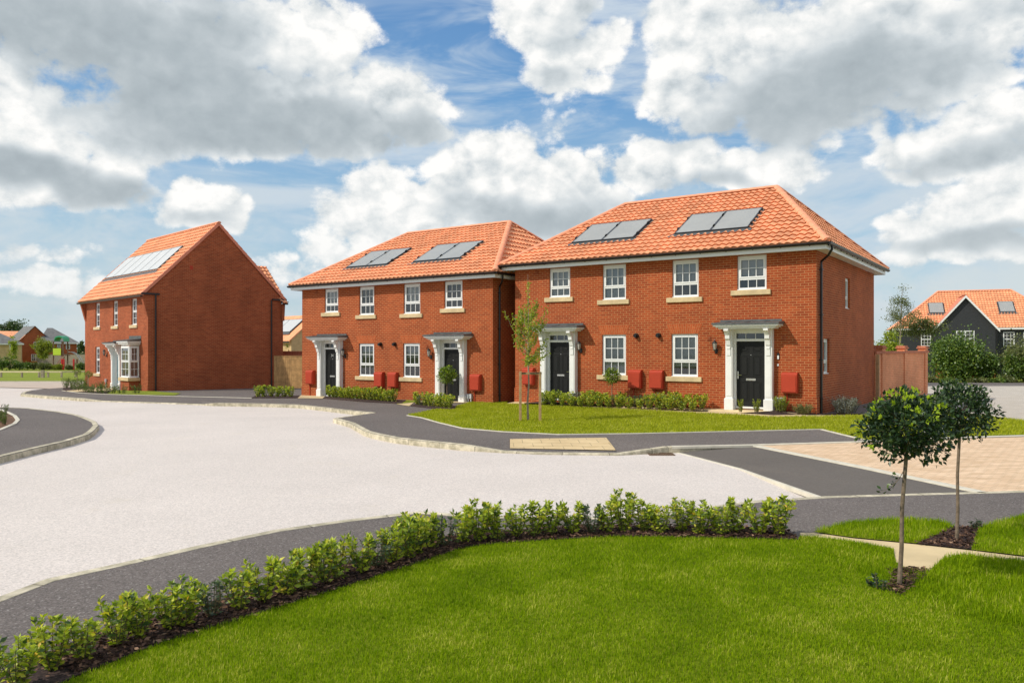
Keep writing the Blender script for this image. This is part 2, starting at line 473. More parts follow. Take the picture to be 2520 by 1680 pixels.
M['lamp_glass'] = simple('lamp_glass', (.40, .37, .32), .12, 0, spec=.6)
M['wood'] = simple('fence_timber', (.46, .27, .105), .85, var=.3, scale=4)
M['wood_pale'] = simple('pale_timber', (.42, .27, .13), .85, var=.22, scale=9)
M['rail_top'] = simple('bleached_timber_rail', (.66, .54, .36), .85, var=.1, scale=5)
M['wood_grey'] = simple('weathered_timber', (.34, .28, .21), .9, var=.25, scale=5)
M['blackclad'] = None
M['bark'] = simple('tree_bark', (.17, .125, .085), .9, var=.4, scale=22, bump=.5)
M['bark_pale'] = simple('pale_tree_bark', (.30, .245, .175), .9, var=.35, scale=20, bump=.5)
M['stem'] = simple('green_brown_stem', (.13, .10, .045), .8, var=.3, scale=12)
M['blind'] = simple('grey_roller_blind', (.42, .43, .42), .9, var=.04)
M['curtain'] = simple('pink_net_curtain', (.62, .47, .42), .9, var=.12, scale=14)
M['room_dark'] = simple('painted_room_dark', (.05, .05, .055), .9)  # darkness of the unlit rooms put into the colour
M['red'] = simple('red_paint', (.55, .02, .015), .45)
M['lime'] = simple('lime_panel_paint', (.55, .72, .04), .5)
M['greenroof'] = simple('green_roof_paint', (.05, .36, .18), .5)
M['brownpost'] = simple('brown_play_post', (.15, .075, .04), .7)
M['steel'] = simple('pale_steel_tube', (.55, .56, .56), .35, .6)
M['cast_iron'] = simple('rusty_cast_iron', (.16, .10, .06), .8, .3, var=.3, scale=30)

def glass_mat():
    m, T = new_mat('window_glass')
    fr = T.n('ShaderNodeFresnel', {'IOR': 1.5}).outputs[0]
    f = T.math('MULTIPLY_ADD', fr, 1.6, .03, clamp=True)
    tr = T.n('ShaderNodeBsdfTransparent', {'Color': (.80, .83, .82, 1)})
    gl = T.n('ShaderNodeBsdfGlossy', {'Color': (.9, .95, 1, 1), 'Roughness': .02})
    mx = T.n('ShaderNodeMixShader', {0: f, 1: tr.outputs[0], 2: gl.outputs[0]})
    T.n('ShaderNodeOutputMaterial', {0: mx.outputs[0]})
    return m
M['glass'] = glass_mat()

def cladding():
    m, T = new_mat('black_board_cladding')
    ob = T.n('ShaderNodeTexCoord').outputs['UV']
    s = T.n('ShaderNodeSeparateXYZ', {0: ob})
    z = T.math('FRACT', T.math('DIVIDE', s.outputs[1], .18))
    n = T.n('ShaderNodeTexNoise', {'Vector': T.vm('MULTIPLY', ob, (1, 30, 1)), 'Scale': 3.0, 'Detail': 3.0}).outputs['Fac']
    col = T.mix(T.smooth(z, .86, 1.0), (.028, .03, .034, 1), (.008, .009, .010, 1))
    col = T.mix(1.0, col, T.ramp(n, [(.3, .8), (.7, 1.3)]), 'MULTIPLY')
    finish(T, col, .6, bump=z, bump_strength=.5, bump_dist=.02)
    return m
M['blackclad'] = cladding()

M['road'] = aggregate('pale_road_binder', (.645, .577, .527), 80.0, .20, patch=.055, bump=.6)
M['asphalt'] = aggregate('dark_asphalt', (.150, .128, .116), 95.0, .42, speck=(.30, .27, .25), patch=.10, bump=.7)
M['apron'] = aggregate('smooth_asphalt', (.132, .115, .100), 110.0, .22, patch=.10, bump=.3)
M['mulch'] = aggregate('bark_mulch', (.050, .030, .026), 70.0, .7, speck=(.20, .11, .07), patch=.2, bump=1.0)
M['soil'] = aggregate('bare_soil', (.16, .085, .045), 14.0, .4, patch=.2, bump=.8)
M['sandstone'] = simple('cream_sandstone_flag', (.62, .48, .27), .85, var=.14, scale=1.6, bump=.1)
M['edging'] = simple('pale_concrete_edging', (.62, .57, .46), .85, var=.12, scale=5, bump=.15)

def kerb_mat():
    m, T = new_mat('concrete_kerb')
    uv = T.n('ShaderNodeTexCoord').outputs['UV']; ob = T.n('ShaderNodeTexCoord').outputs['Object']
    s = T.n('ShaderNodeSeparateXYZ', {0: uv})
    q = T.math('DIVIDE', s.outputs[0], .915)
    fr = T.math('FRACT', q)
    joint = T.math('SUBTRACT', 1.0, T.smooth(T.math('ABSOLUTE', T.math('SUBTRACT', fr, .5)), .485, .495))
    r = T.n('ShaderNodeTexWhiteNoise', {1: T.math('FLOOR', q)}, noise_dimensions='1D').outputs['Value']
    n = T.n('ShaderNodeTexNoise', {'Vector': ob, 'Scale': 5.0, 'Detail': 6.0, 'Roughness': .7}).outputs['Fac']
    col = T.mix(T.smooth(n, .35, .68), (.36, .32, .22, 1), (.70, .62, .46, 1))
    col = T.mix(1.0, col, T.ramp(r, [(0, .84), (1, 1.1)]), 'MULTIPLY')
    col = T.mix(T.math('MULTIPLY_ADD', joint, -.7, .7), col, (.10, .085, .06, 1))
    finish(T, col, .88, bump=n, bump_strength=.2)
    return m
M['kerb'] = kerb_mat()

def block_mat(name, c1, c2, c3, w, h, rot, ms=.006):
    m, T = new_mat(name)
    ob = T.n('ShaderNodeTexCoord').outputs['Object']
    mp = T.n('ShaderNodeMapping', {0: ob, 2: (0, 0, rot)})
    br = T.n('ShaderNodeTexBrick', {'Vector': mp.outputs[0], 'Color1': (*c1, 1), 'Color2': (*c2, 1), 'Mortar': (*c3, 1), 'Scale': 1.0,
                                    'Mortar Size': ms, 'Mortar Smooth': .1, 'Bias': 0.0, 'Brick Width': w, 'Row Height': h})
    cell = T.n('ShaderNodeTexNoise', {'Vector': T.vm('MULTIPLY', mp.outputs[0], (1, 2.4, 1)), 'Scale': 1.6, 'Detail': 5.0, 'Roughness': .7}).outputs['Fac']
    col = T.mix(1.0, br.outputs[0], T.ramp(cell, [(.3, (.80, .74, .66)), (.7, (1.12, 1.1, 1.1))]), 'MULTIPLY')
    finish(T, col, .85, bump=T.math('SUBTRACT', 1.0, br.outputs['Fac']), bump_strength=.3)
    return m
M['blocks_far'] = simple('tan_lane_surface', (.50, .40, .32), .9, var=.08, scale=.8)
M['blocks'] = block_mat('pink_block_paving', (.80, .60, .41), (.70, .50, .32), (.42, .31, .2), .2, .1, R(-8))
M['blocks_grey'] = block_mat('grey_block_paving', (.58, .53, .46), (.52, .48, .42), (.34, .31, .27), .2, .1, R(20))
M['tactile'] = block_mat('cream_tactile_flag', (.68, .53, .30), (.62, .48, .27), (.40, .31, .18), .4, .4, R(-2), .008)

def grass_ground(name, a, b, c):
    m, T = new_mat(name)
    ob = T.n('ShaderNodeTexCoord').outputs['Object']
    n = T.n('ShaderNodeTexNoise', {'Vector': ob, 'Scale': .9, 'Detail': 6.0, 'Roughness': .65}).outputs['Fac']
    f = T.n('ShaderNodeTexNoise', {'Vector': T.vm('MULTIPLY', ob, (1, .6, 1)), 'Scale': 42.0, 'Detail': 4.0, 'Roughness': .7}).outputs['Fac']
    col = T.mix(T.smooth(n, .3, .7), (*a, 1), (*b, 1))
    col = T.mix(T.smooth(f, .35, .75), col, (*c, 1))
    finish(T, col, .9, bump=f, bump_strength=.9, bump_dist=.03, spec=.2)
    return m
M['lawn_base'] = grass_ground('lawn_thatch', (.20, .25, .006), (.24, .29, .007), (.14, .18, .005))
M['turf_far'] = grass_ground('far_turf', (.22, .26, .025), (.27, .31, .03), (.15, .19, .018))
M['field'] = grass_ground('far_field', (.20, .24, .07), (.30, .30, .10), (.16, .2, .06))
M['crop'] = simple('ripe_crop', (.62, .47, .17), .95, var=.08, scale=.1)

def blade_mat(name, stops, patch):
    m, T = new_mat(name)
    r = T.n('ShaderNodeNewGeometry').outputs['Random Per Island']
    ob = T.n('ShaderNodeTexCoord').outputs['Object']
    n = T.n('ShaderNodeTexNoise', {'Vector': ob, 'Scale': 1.3, 'Detail': 4.0, 'Roughness': .6}).outputs['Fac']
    f = T.math('MULTIPLY_ADD', T.math('SUBTRACT', n, .5), patch, r, clamp=True)
    col = T.ramp(f, stops)
    finish(T, col, .7, spec=.08, trans=.38, trans_col=T.mix(1.0, col, (1.2, 1.25, .5, 1), 'MULTIPLY'))
    return m
M['blade'] = blade_mat('grass_blade', [(0, (.115, .20, .003)), (.35, (.19, .30, .003)), (.65, (.25, .36, .004)), (.92, (.34, .44, .008)), (1.0, (.55, .54, .10))], 1.7)
M['blade_mid'] = blade_mat('grass_blade_far_lawn', [(0, (.26, .29, .015)), (.45, (.38, .41, .02)), (.85, (.48, .50, .035)), (1.0, (.55, .52, .12))], 1.2)
M['laurel'] = leaf_mat('laurel_leaf', [(0, (.05, .10, .03)), (.15, (.12, .19, .03)), (.45, (.33, .42, .03)), (.8, (.54, .60, .05)), (.93, (.70, .64, .08)), (1, (.66, .42, .06))])
M['laurel_dark'] = leaf_mat('grey_green_leaf', [(0, (.05, .08, .05)), (.5, (.10, .15, .09)), (1, (.2, .27, .13))])
M['bay'] = leaf_mat('holly_leaf', [(0, (.014, .034, .014)), (.5, (.028, .058, .022)), (.85, (.05, .09, .03)), (1, (.11, .17, .035))], rough=.36, trans=.10, spec=.4)
M['bay_tip'] = leaf_mat('new_shoot_leaf', [(0, (.30, .44, .02)), (1, (.52, .62, .05))], trans=.4)
M['bay_mid'] = leaf_mat('box_leaf', [(0, (.06, .11, .015)), (.6, (.14, .22, .02)), (1, (.32, .40, .03))], trans=.25)
M['young'] = leaf_mat('young_tree_leaf', [(0, (.16, .22, .02)), (.5, (.28, .35, .03)), (1, (.44, .48, .06))], trans=.4)
M['bush'] = leaf_mat('hedge_leaf', [(0, (.04, .08, .014)), (.5, (.09, .16, .022)), (.85, (.17, .26, .035)), (1, (.28, .34, .06))], trans=.25)
M['farleaf'] = leaf_mat('distant_leaf', [(0, (.035, .07, .025)), (.6, (.08, .13, .04)), (1, (.13, .18, .05))], trans=.2)
M['olive'] = leaf_mat('olive_leaf', [(0, (.08, .10, .03)), (.6, (.16, .19, .06)), (1, (.26, .27, .09))], trans=.3)
M['birchleaf'] = leaf_mat('yellow_green_leaf', [(0, (.14, .18, .02)), (.6, (.26, .30, .035)), (1, (.36, .38, .06))], trans=.4)
M['silver'] = leaf_mat('silver_lavender_leaf', [(0, (.16, .18, .15)), (.6, (.28, .31, .26)), (1, (.36, .36, .34))], trans=.15)
M['flower'] = leaf_mat('yellow_bloom', [(0, (.5, .45, .06)), (1, (.65, .62, .25))], trans=.2)
M['chip'] = leaf_mat('bark_chip', [(0, (.03, .016, .013)), (.5, (.075, .04, .028)), (.85, (.16, .085, .05)), (1, (.32, .20, .13))], rough=.8, trans=0.0, spec=.2)

# ------------------------------------------------------------------ ground sheets
def crease(bm):
    for yy in (22.0, 76.0):
        g = bm.verts[:] + bm.edges[:] + bm.faces[:]
        bmesh.ops.bisect_plane(bm, geom=g, plane_co=(0, yy, 0), plane_no=(0, 1, 0))
def sheet(name, pts, off, mat, skirt=0.0, kind='structure', label=None, cat=None):
    """flat (site-following) sheet from a polygon of (x, y) or (x, y, offset)"""
    bm = bmesh.new()
    offs = {}
    vs = []
    for p in pts:
        v = bm.verts.new((p[0], p[1], p[2] if len(p) > 2 else off)); vs.append(v)
    f = bm.faces.new(vs)
    f.normal_update()
    if f.normal.z < 0: f.normal_flip()
    bmesh.ops.triangulate(bm, faces=[f], ngon_method='EAR_CLIP')
    crease(bm)
    if skirt > 0:
        be = [e for e in bm.edges if e.is_boundary]
        r = bmesh.ops.extrude_edge_only(bm, edges=be)
        for v in [g for g in r['geom'] if isinstance(g, bmesh.types.BMVert)]: v.co.z -= skirt
    for v in bm.verts: v.co.z += fall(v.co.y)
    bmesh.ops.recalc_face_normals(bm, faces=bm.faces[:])
    me = bpy.data.meshes.new(name); bm.to_mesh(me); bm.free()
    o = link_mesh(name, me, mat)
    tag(o, label, cat, kind=kind)
    return o
def poly(pxs, off=0.0):
    return [tuple(at(x, y, off)[:2]) for x, y in pxs]
def strip_path(pts, off, step=.8):
    """site-following 3D path through surveyed points"""
    out = []
    for i in range(len(pts) - 1):
        a, b = Vector(pts[i][:2]), Vector(pts[i + 1][:2])
        oa = pts[i][2] if len(pts[i]) > 2 else off; ob = pts[i + 1][2] if len(pts[i + 1]) > 2 else off
        n = max(1, int((b - a).length / step))
        for k in range(n):
            p = a.lerp(b, k / n); out.append(Vector((p.x, p.y, fall(p.y) + oa + (ob - oa) * k / n)))
    p = Vector(pts[-1][:2]); out.append(Vector((p.x, p.y, fall(p.y) + (pts[-1][2] if len(pts[-1]) > 2 else off))))
    return out
def ribbon(name, pts, off, a, b, h, mat, label=None, cat=None, kind='structure'):
    mb = MB()
    path = strip_path(pts, off)
    mb.sweep(path, [(a, -h), (a, -.004), (a + .004, 0), (b - .004, 0), (b, -.004), (b, -h)])
    return tag(mb.build(name, mat), label, cat, kind=kind)

ROAD = -0.12
sheet('ground', [(-900, -40), (900, -40), (900, 3000), (-900, 3000)], -.16, M['field'])
sheet('road', [(-60, -6), (14, -6), (14, 21), (24, 21), (24, 30), (-8, 62), (-60, 59.5)], ROAD, M['road'])

# far pavement: everything behind the long kerb
K1 = [(51, 975, 0), (110.7, 980.4, 0), (205, 987.5, 0), (250, 988.4, 1), (420, 993.8, 1), (497, 997, 1), (526, 999, 0), (643, 1000.9, 0), (729, 1003.7, 0),
      (789, 1010.3, 0), (866.5, 1020, 0)]
K2 = [(820, 1039.5, 0), (862, 1051.7, 0), (897.5, 1072.7, 0), (920, 1079.3, 0), (973, 1090.5, 0), (1026, 1096.9, 0), (1135.7, 1108.2, 0), (1236.7, 1114.3, 1),
      (1335, 1118.5, 1), (1523, 1120.5, 1), (1643.7, 1114.3, 0)]
def k_xy(k, off=ROAD): p = at(k[0], k[1], off); return (p.x, p.y)
tipp = tuple(at(917, 1015.2, 0)[:2]); tipb = tuple(at(822, 1028.5, 0)[:2])
LOW = -.093
k1 = [k_xy(k) for k in K1]; k2 = [k_xy(k) for k in K2]
back_l = poly([(155, 953.6), (107, 956.8), (71.4, 960.7), (55, 965)])
in1 = poly([(205, 977), (250, 977.5), (420, 982), (497, 985), (526, 987)])      # where the dropped length starts to ramp
in2 = poly([(1150, 1086), (1240, 1079.5), (1335, 1079), (1500, 1077), (1600, 1090)])
bp_back = poly([(1643.7, 1098.8), (1862, 1094.7), (2131, 1086.5), (2360, 1078), (2520, 1073.5)])
far_r = [(26, 18.6), (60, 18), (60, 90), (-6, 90), (-13.5, 60)]
core = back_l + k1[:3] + in1[1:-1] + k1[6:] + [tipp, tipb] + k2[:7] + in2[1:-1] + [k2[-1]] + bp_back + far_r + poly([(230, 950.5)])
sheet('pavement', core, 0.0, M['asphalt'], skirt=.2)
def ramp(name, outer, inner, lowidx, mat, lift=0.0):
    mb = MB()
    n = len(outer)
    for i in range(n - 1):
        q = []
        for (p, lo) in ((outer[i], i in lowidx), (outer[i + 1], i + 1 in lowidx), (inner[i + 1], False), (inner[i], False)):
            q.append((p[0], p[1], fall(p[1]) + (LOW if lo else 0.0) + lift))
        mb.face([q[0], q[1], q[2]], mi=0); mb.face([q[0], q[2], q[3]], mi=0)
    return tag(mb.build(name, mat), kind='structure')
o1 = k1[2:7]; i1 = [k1[2]] + in1[1:-1] + [k1[6]]
ramp('pavement_ramp', o1, i1, {1, 2, 3}, M['asphalt'])
o2 = k2[6:]; i2 = [k2[6]] + in2[1:-1] + [k2[-1]]
ramp('pavement_ramp', o2, i2, {1, 2, 3}, M['asphalt'])

def kerb(name, xy, low, inward):
    pts = [(p[0], p[1], (LOW + .012 if l else .005)) for p, l in zip(xy, low)]
    path = strip_path(pts, 0, .45)
    s = inward
    prof = [(-.006 * s, -.26), (-.006 * s, -.02), (.012 * s, 0), (.125 * s, 0), (.130 * s, -.03)]
    mb = MB(); mb.sweep(path, prof)
    return tag(mb.build(name, M['kerb']), kind='structure')
kerb('kerb', [at(71.4, 960.7)[:2], at(58, 964)[:2]] + k1 + [tipp], [0, 0] + [k[2] for k in K1] + [0], -1)
kerb('kerb', [tipp, tipb] + k2, [0, 0] + [k[2] for k in K2], -1)
kerb('kerb', [k2[-1]] + bp_back[1:3], [0, 0, 0], -1)

# crossing flags
tq = [at(1255, 1081.2)[:2], at(1492, 1077.9)[:2], at(1516, 1111.5, LOW)[:2], at(1255, 1106.5, LOW)[:2]]
mb = MB()
mb.face([(tq[0][0], tq[0][1], fall(tq[0][1]) + .016), (tq[1][0], tq[1][1], fall(tq[1][1]) + .016), (tq[2][0], tq[2][1], fall(tq[2][1]) + LOW + .035), (tq[3][0], tq[3][1], fall(tq[3][1]) + LOW + .035)][::-1])
tact = mb.build('tactile_paving', M['tactile']); tag(tact, kind='structure')

# foreground pavement
P2F = [(-420, 1668), (0, 1481), (135, 1428.5), (316, 1389), (500, 1347), (689, 1307.5), (860, 1283), (1030.6, 1263), (1143, 1271), (1300, 1277), (1500, 1277), (1650, 1266), (1776, 1247.7), (1870, 1235.5),
       (2045.7, 1224.5), (2300, 1217), (2520, 1211.0), (3200, 1192)]
p2f = poly(P2F)
sheet('footway', p2f + [(12, 4), (12, -5), (-12, -5), (-12, 3)], 0.0, M['asphalt'], skirt=.2)
mb = MB()
path = strip_path([(p[0], p[1]) for p in p2f], .004, .45)
mb.sweep(path, [(-.128, -.24), (-.128, -.02), (-.110, 0), (0.0, 0), (.006, -.02)])
tag(mb.build('kerb', M['kerb']), kind='structure')

# asphalt apron and block paving where the side road meets the pavement
apx = [(*at(1662, 1111, ROAD)[:2], -.112), (*at(1862, 1097.5)[:2], -.012), (*at(2130, 1150)[:2], -.012), (*at(2421, 1211)[:2], -.012), (*at(2250, 1216.5)[:2], -.02), (*at(2045.7, 1223.5)[:2], -.03), (*at(1825, 1153.9, ROAD)[:2], -.108)]
mb = MB()
cen = [(apx[2][0] * .5 + apx[5][0] * .5), (apx[2][1] * .5 + apx[5][1] * .5), -.03]
for i in range(7):
    a, b = apx[i], apx[(i + 1) % 7]
    mb.face([(a[0], a[1], a[2]), (cen[0], cen[1], cen[2]), (b[0], b[1], b[2])])
tag(mb.build('side_road', M['apron']), kind='structure')
sheet('driveway', bp_back[1:] + [(26, 18.6), (26, 11.8)] + poly([(2520, 1211.5), (2421, 1211)]), -.008, M['blocks'], skirt=.12)
ribbon('edging_kerb', [apx[0], apx[6], apx[5]], 0, -.065, .065, .06, M['edging'])
for q in [[(1862, 1096.5), (2130, 1150), (2421, 1211)]]:
    ribbon('edging_kerb', poly(q), .004, -.085, .085, .05, M['edging'])
ribbon('edging_kerb', poly([(2131, 1085), (2360, 1076.5), (2520, 1072), (3000, 1058)]), .012, -.08, .08, .05, M['edging'])
ribbon('edging_kerb', poly([(1650, 1098.0), (1862, 1094.4), (2131, 1086)]), .013, -.02, .09, .05, M['edging'])

# left corner island
ISL = [(-260, 997, 1), (0, 1001.4, 1), (71, 1003.6, 1), (151.8, 1012.9, 1), (192.9, 1020.5, 1), (219.6, 1029.5, 1), (237.5, 1037.5, 1), (243.5, 1047, 1), (242, 1059, 0), (232, 1071.4, 0), (217.9, 1081.8, 0), (167.9, 1098.2, 0), (85, 1118, 0), (0, 1140.2, 0), (-260, 1210, 0)]
isl = [tuple(at(x, y, 0 if t else ROAD)[:2]) for x, y, t in ISL]
sheet('island_pavement', isl, 0.0, M['asphalt'], skirt=.2)
kerb('kerb', isl, [0] * len(isl), 1)
IB = poly([(-260, 985), (0, 1008), (21.4, 1016), (35.7, 1023), (44, 1034), (35.7, 1042.9), (0, 1058), (-260, 1130)])
sheet('island_bed', IB, .008, M['soil'], kind='structure')
ribbon('edging_kerb', IB, .02, -.05, .05, .06, M['edging'])

# lawns, paths, beds round the middle houses
LM = [(1071, 1007.7), (1002.4, 1022.3), (1034.7, 1027.3), (1079.6, 1040), (1138.5, 1054), (1236.7, 1062.4), (1377, 1069.4), (1560, 1067.2), (2021, 1056.7), (2131, 1083.5), (2360, 1074.5), (2520, 1070.5)]
lm_front = poly(LM)
lm = lm_front + [(26, 18.9), (26, 22.3)] + poly([(2520, 1034.8), (2454.6, 1028.3), (2330, 1014), (2200, 1004), (2140, 1014), (2126, 1023), (1988, 1026), (1903, 1027), (1807.6, 1020.6), (1700, 1016), (1500, 1005.6), (1331.9, 996.6), (1242, 994), (1262, 985), (1240, 984), (1213, 989), (1165, 988), (1123, 1000), (1119, 1009)])
sheet('lawn_middle', lm, .012, M['lawn_base'])
ribbon('edging_kerb', lm_front[1:9], .016, -.03, .03, .06, M['edging'])
ribbon('edging_kerb', lm_front[8:10], .016, -.04, .04, .06, M['edging'])
sheet('parking_area', poly([(2520, 1034.8), (2454.6, 1028.3), (2330, 1014), (2284, 1003), (2270, 968), (2262, 951), (2520, 950)]) + [(60, 56.5), (27, 56.5), (60, 22)][:1] + [(60, 22)], .014, M['blocks_grey'])
PM = [(1242, 994.6), (1331.9, 997.6), (1500, 1006.3), (1700, 1017), (1807.6, 1021.3), (1903, 1027.7), (1988, 1026.6), (2126, 1024)]
WL = lambda u, d: (8.99 - .8238 * u - .5668 * d, 23.17 + .5668 * u - .8238 * d)      # beside the front wall of the nearest pair
sheet('garden_path', [(*q, .018) for q in poly(PM)] + [(*WL(-.9, -.2), .018), (*WL(.2, .35), .03), (*WL(.9, .30), .09), (*WL(.9, -.3), .11), (*WL(10.6, -.3), .11), (*WL(10.9, .3), .03)], .018, M['sandstone'], skirt=.05)
beds = {
    'bed_middle': [(1331.9, 994.6), (1500, 1003.0), (1700, 1013.2), (1739.5, 1014.8), (1760, 1009), (1762, 1000), (1500, 990), (1332, 984)],
    'bed_right': [(1822, 1017.9), (1903, 1022.8), (1988, 1022.2), (2120, 1019.6), (2130, 1002), (2009, 1016), (1905, 1009), (1880, 1009)],
    'bed_left': [(795.3, 980.7), (899.5, 989.4), (987.7, 993.9), (1000, 986), (900, 978), (803, 972)],
    'bed_centre': [(1011, 999.6), (1068, 1005.8), (1118.9, 1008.8), (1124, 1000), (1030, 991)],
    'bed_between': [(619, 979.7), (733, 979.9), (737, 974), (630, 973.4)],
}
for nme, q in beds.items():
    if nme == 'bed_middle': q2 = [(*p, .030) for p in poly(q[:5])] + [(*WL(2.95, .0), .125), (*WL(8.0, .0), .125), (*WL(9.5, .35), .125), (*WL(9.9, .7), .08)]
    elif nme == 'bed_right': q2 = [(*p, .028) for p in poly(q[:4])] + [(*WL(-.6, -.6), .04), (*WL(.02, -.0), .06), (*WL(1.15, .0), .12), (*WL(1.25, .4), .10)]
    else: q2 = poly(q)
    sheet(nme, q2, .026, M['mulch'], skirt=.05)
sheet('grass_patch', poly([(975.8, 995), (1011, 991.6), (1040, 988), (1000, 984.5), (985, 989)]), .020, M['turf_far'])
sheet('garden_path_left', poly([(975.8, 995), (1006.6, 999.8), (1020, 990), (1100, 992), (1160, 991), (1090, 983), (1012, 989)]), .016, M['sandstone'])
sheet('door_path', poly([(731.6, 980.3), (793.5, 981.1), (806, 970), (750, 966)]), .018, M['sandstone'])
sheet('bed_far', poly([(152.7, 960.7), (196.4, 966.4), (267.9, 970), (300, 970.5), (300, 964), (215, 950), (156, 953.8)]), .012, M['mulch'])
sheet('verge_grass', poly([(262, 970), (366, 972.2), (430, 973), (445, 968), (380, 963), (280, 960)]), .016, M['turf_far'])
sheet('door_path_far', poly([(160, 962.5), (188, 964.8), (270, 962), (290, 955), (240, 955)]), .022, M['sandstone'])
ribbon('edging_kerb', poly([(153, 961), (196.4, 966.8), (267.9, 970.3), (366, 972.8), (420, 974.8), (520, 977), (621, 979.6)]), .016, -.03, .03, .06, M['edging'])

# foreground lawn, its bed and the small path
HED = [(-60, 1790), (194, 1667), (408, 1583), (663, 1506.5), (918, 1425), (1040, 1385), (1122.5, 1356), (1200, 1342.8), (1350, 1332), (1508.7, 1323), (1640, 1325), (1761, 1327), (1963, 1331.5)]
hed = poly(HED)
def offset_line(pts, d):
    out = []
    for i, p in enumerate(pts):
        a = Vector(pts[max(0, i - 1)]); b = Vector(pts[min(len(pts) - 1, i + 1)])
        t = (b - a).normalized(); out.append((p[0] - t.y * d, p[1] + t.x * d))
    return out
hed_back = offset_line(hed, .50)
PTH_NEAR = [(1969, 1321), (2040, 1327), (2120, 1338), (2199, 1353), (2204, 1385), (2227, 1401.7), (2289, 1407), (2322, 1376), (2367, 1366), (2520, 1384)]
pn = poly(PTH_NEAR)
l2 = hed + pn[:-1] + [pn[-1], (9, 6.4), (9, -4), (-9, -4), (-9, 3)]
sheet('lawn_front', l2, .014, M['lawn_base'])
sheet('hedge_bed', hed + hed_back[::-1], .022, M['mulch'], skirt=.03)
PTH_FAR = [(2002, 1311), (2098, 1324.8), (2255, 1340), (2390, 1355), (2520, 1371)]
pf = poly(PTH_FAR)
sheet('stepping_path', poly([(1969, 1311)]) + pf + [(9.5, 7.0), (9, 6.4)] + poly([(2520, 1410), (2300, 1440), (2180, 1420), (2150, 1360), (1969, 1330)]), .006, M['sandstone'])
L3 = poly([(2002, 1311), (2098, 1286.6), (2180, 1281), (2238, 1280), (2322, 1286.6), (2350, 1300.7), (2255, 1339.5), (2098, 1324.5)])
sheet('lawn_island', L3, .016, M['lawn_base'])
T2 = poly([(2255, 1340), (2350, 1301), (2375, 1298.5), (2412, 1299), (2401, 1326), (2390, 1355)])
sheet('tree_pit', T2, .018, M['mulch'])
L4 = poly([(2412, 1299), (2452, 1288), (2520, 1270)]) + [(12, 8.6), (12, 6.6)] + poly([(2520, 1370), (2390, 1355), (2401, 1326)])
sheet('lawn_right', L4, .016, M['lawn_base'])
T1 = poly([(2195, 1405), (2227, 1402), (2262, 1403), (2285, 1408), (2262, 1432), (2215, 1470), (2185, 1455)])
sheet('tree_pit_near', T1, .020, M['mulch'])

# ------------------------------------------------------------------ building helpers
def xf(mb, mat):
    if mat is not None: mb.v = [tuple(mat @ Vector(p)) for p in mb.v]
    return mb
SIDE = Matrix.Rotation(R(90), 4, 'Z')          # a wall drawn facing -y becomes a wall facing +x

def wall_panel(mb, x0, x1, z0, z1, openings, depth=.12):
    xs = sorted({x0, x1, *[o[0] for o in openings], *[o[1] for o in openings]})
    zs = sorted({z0, z1, *[o[2] for o in openings], *[o[3] for o in openings]})
    for i in range(len(xs) - 1):
        for j in range(len(zs) - 1):
            a, b, c, d = xs[i], xs[i + 1], zs[j], zs[j + 1]
            if any(o[0] <= a + 1e-5 and o[1] >= b - 1e-5 and o[2] <= c + 1e-5 and o[3] >= d - 1e-5 for o in openings): continue
            mb.face([(a, 0, c), (b, 0, c), (b, 0, d), (a, 0, d)])
    for a, b, c, d in [o[:4] for o in openings]:
        mb.face([(a, 0, c), (a, 0, d), (a, depth, d), (a, depth, c)])
        mb.face([(b, 0, d), (b, 0, c), (b, depth, c), (b, depth, d)])
        mb.face([(a, 0, d), (b, 0, d), (b, depth, d), (a, depth, d)])
        mb.face([(b, 0, c), (a, 0, c), (a, depth, c), (b, depth, c)])

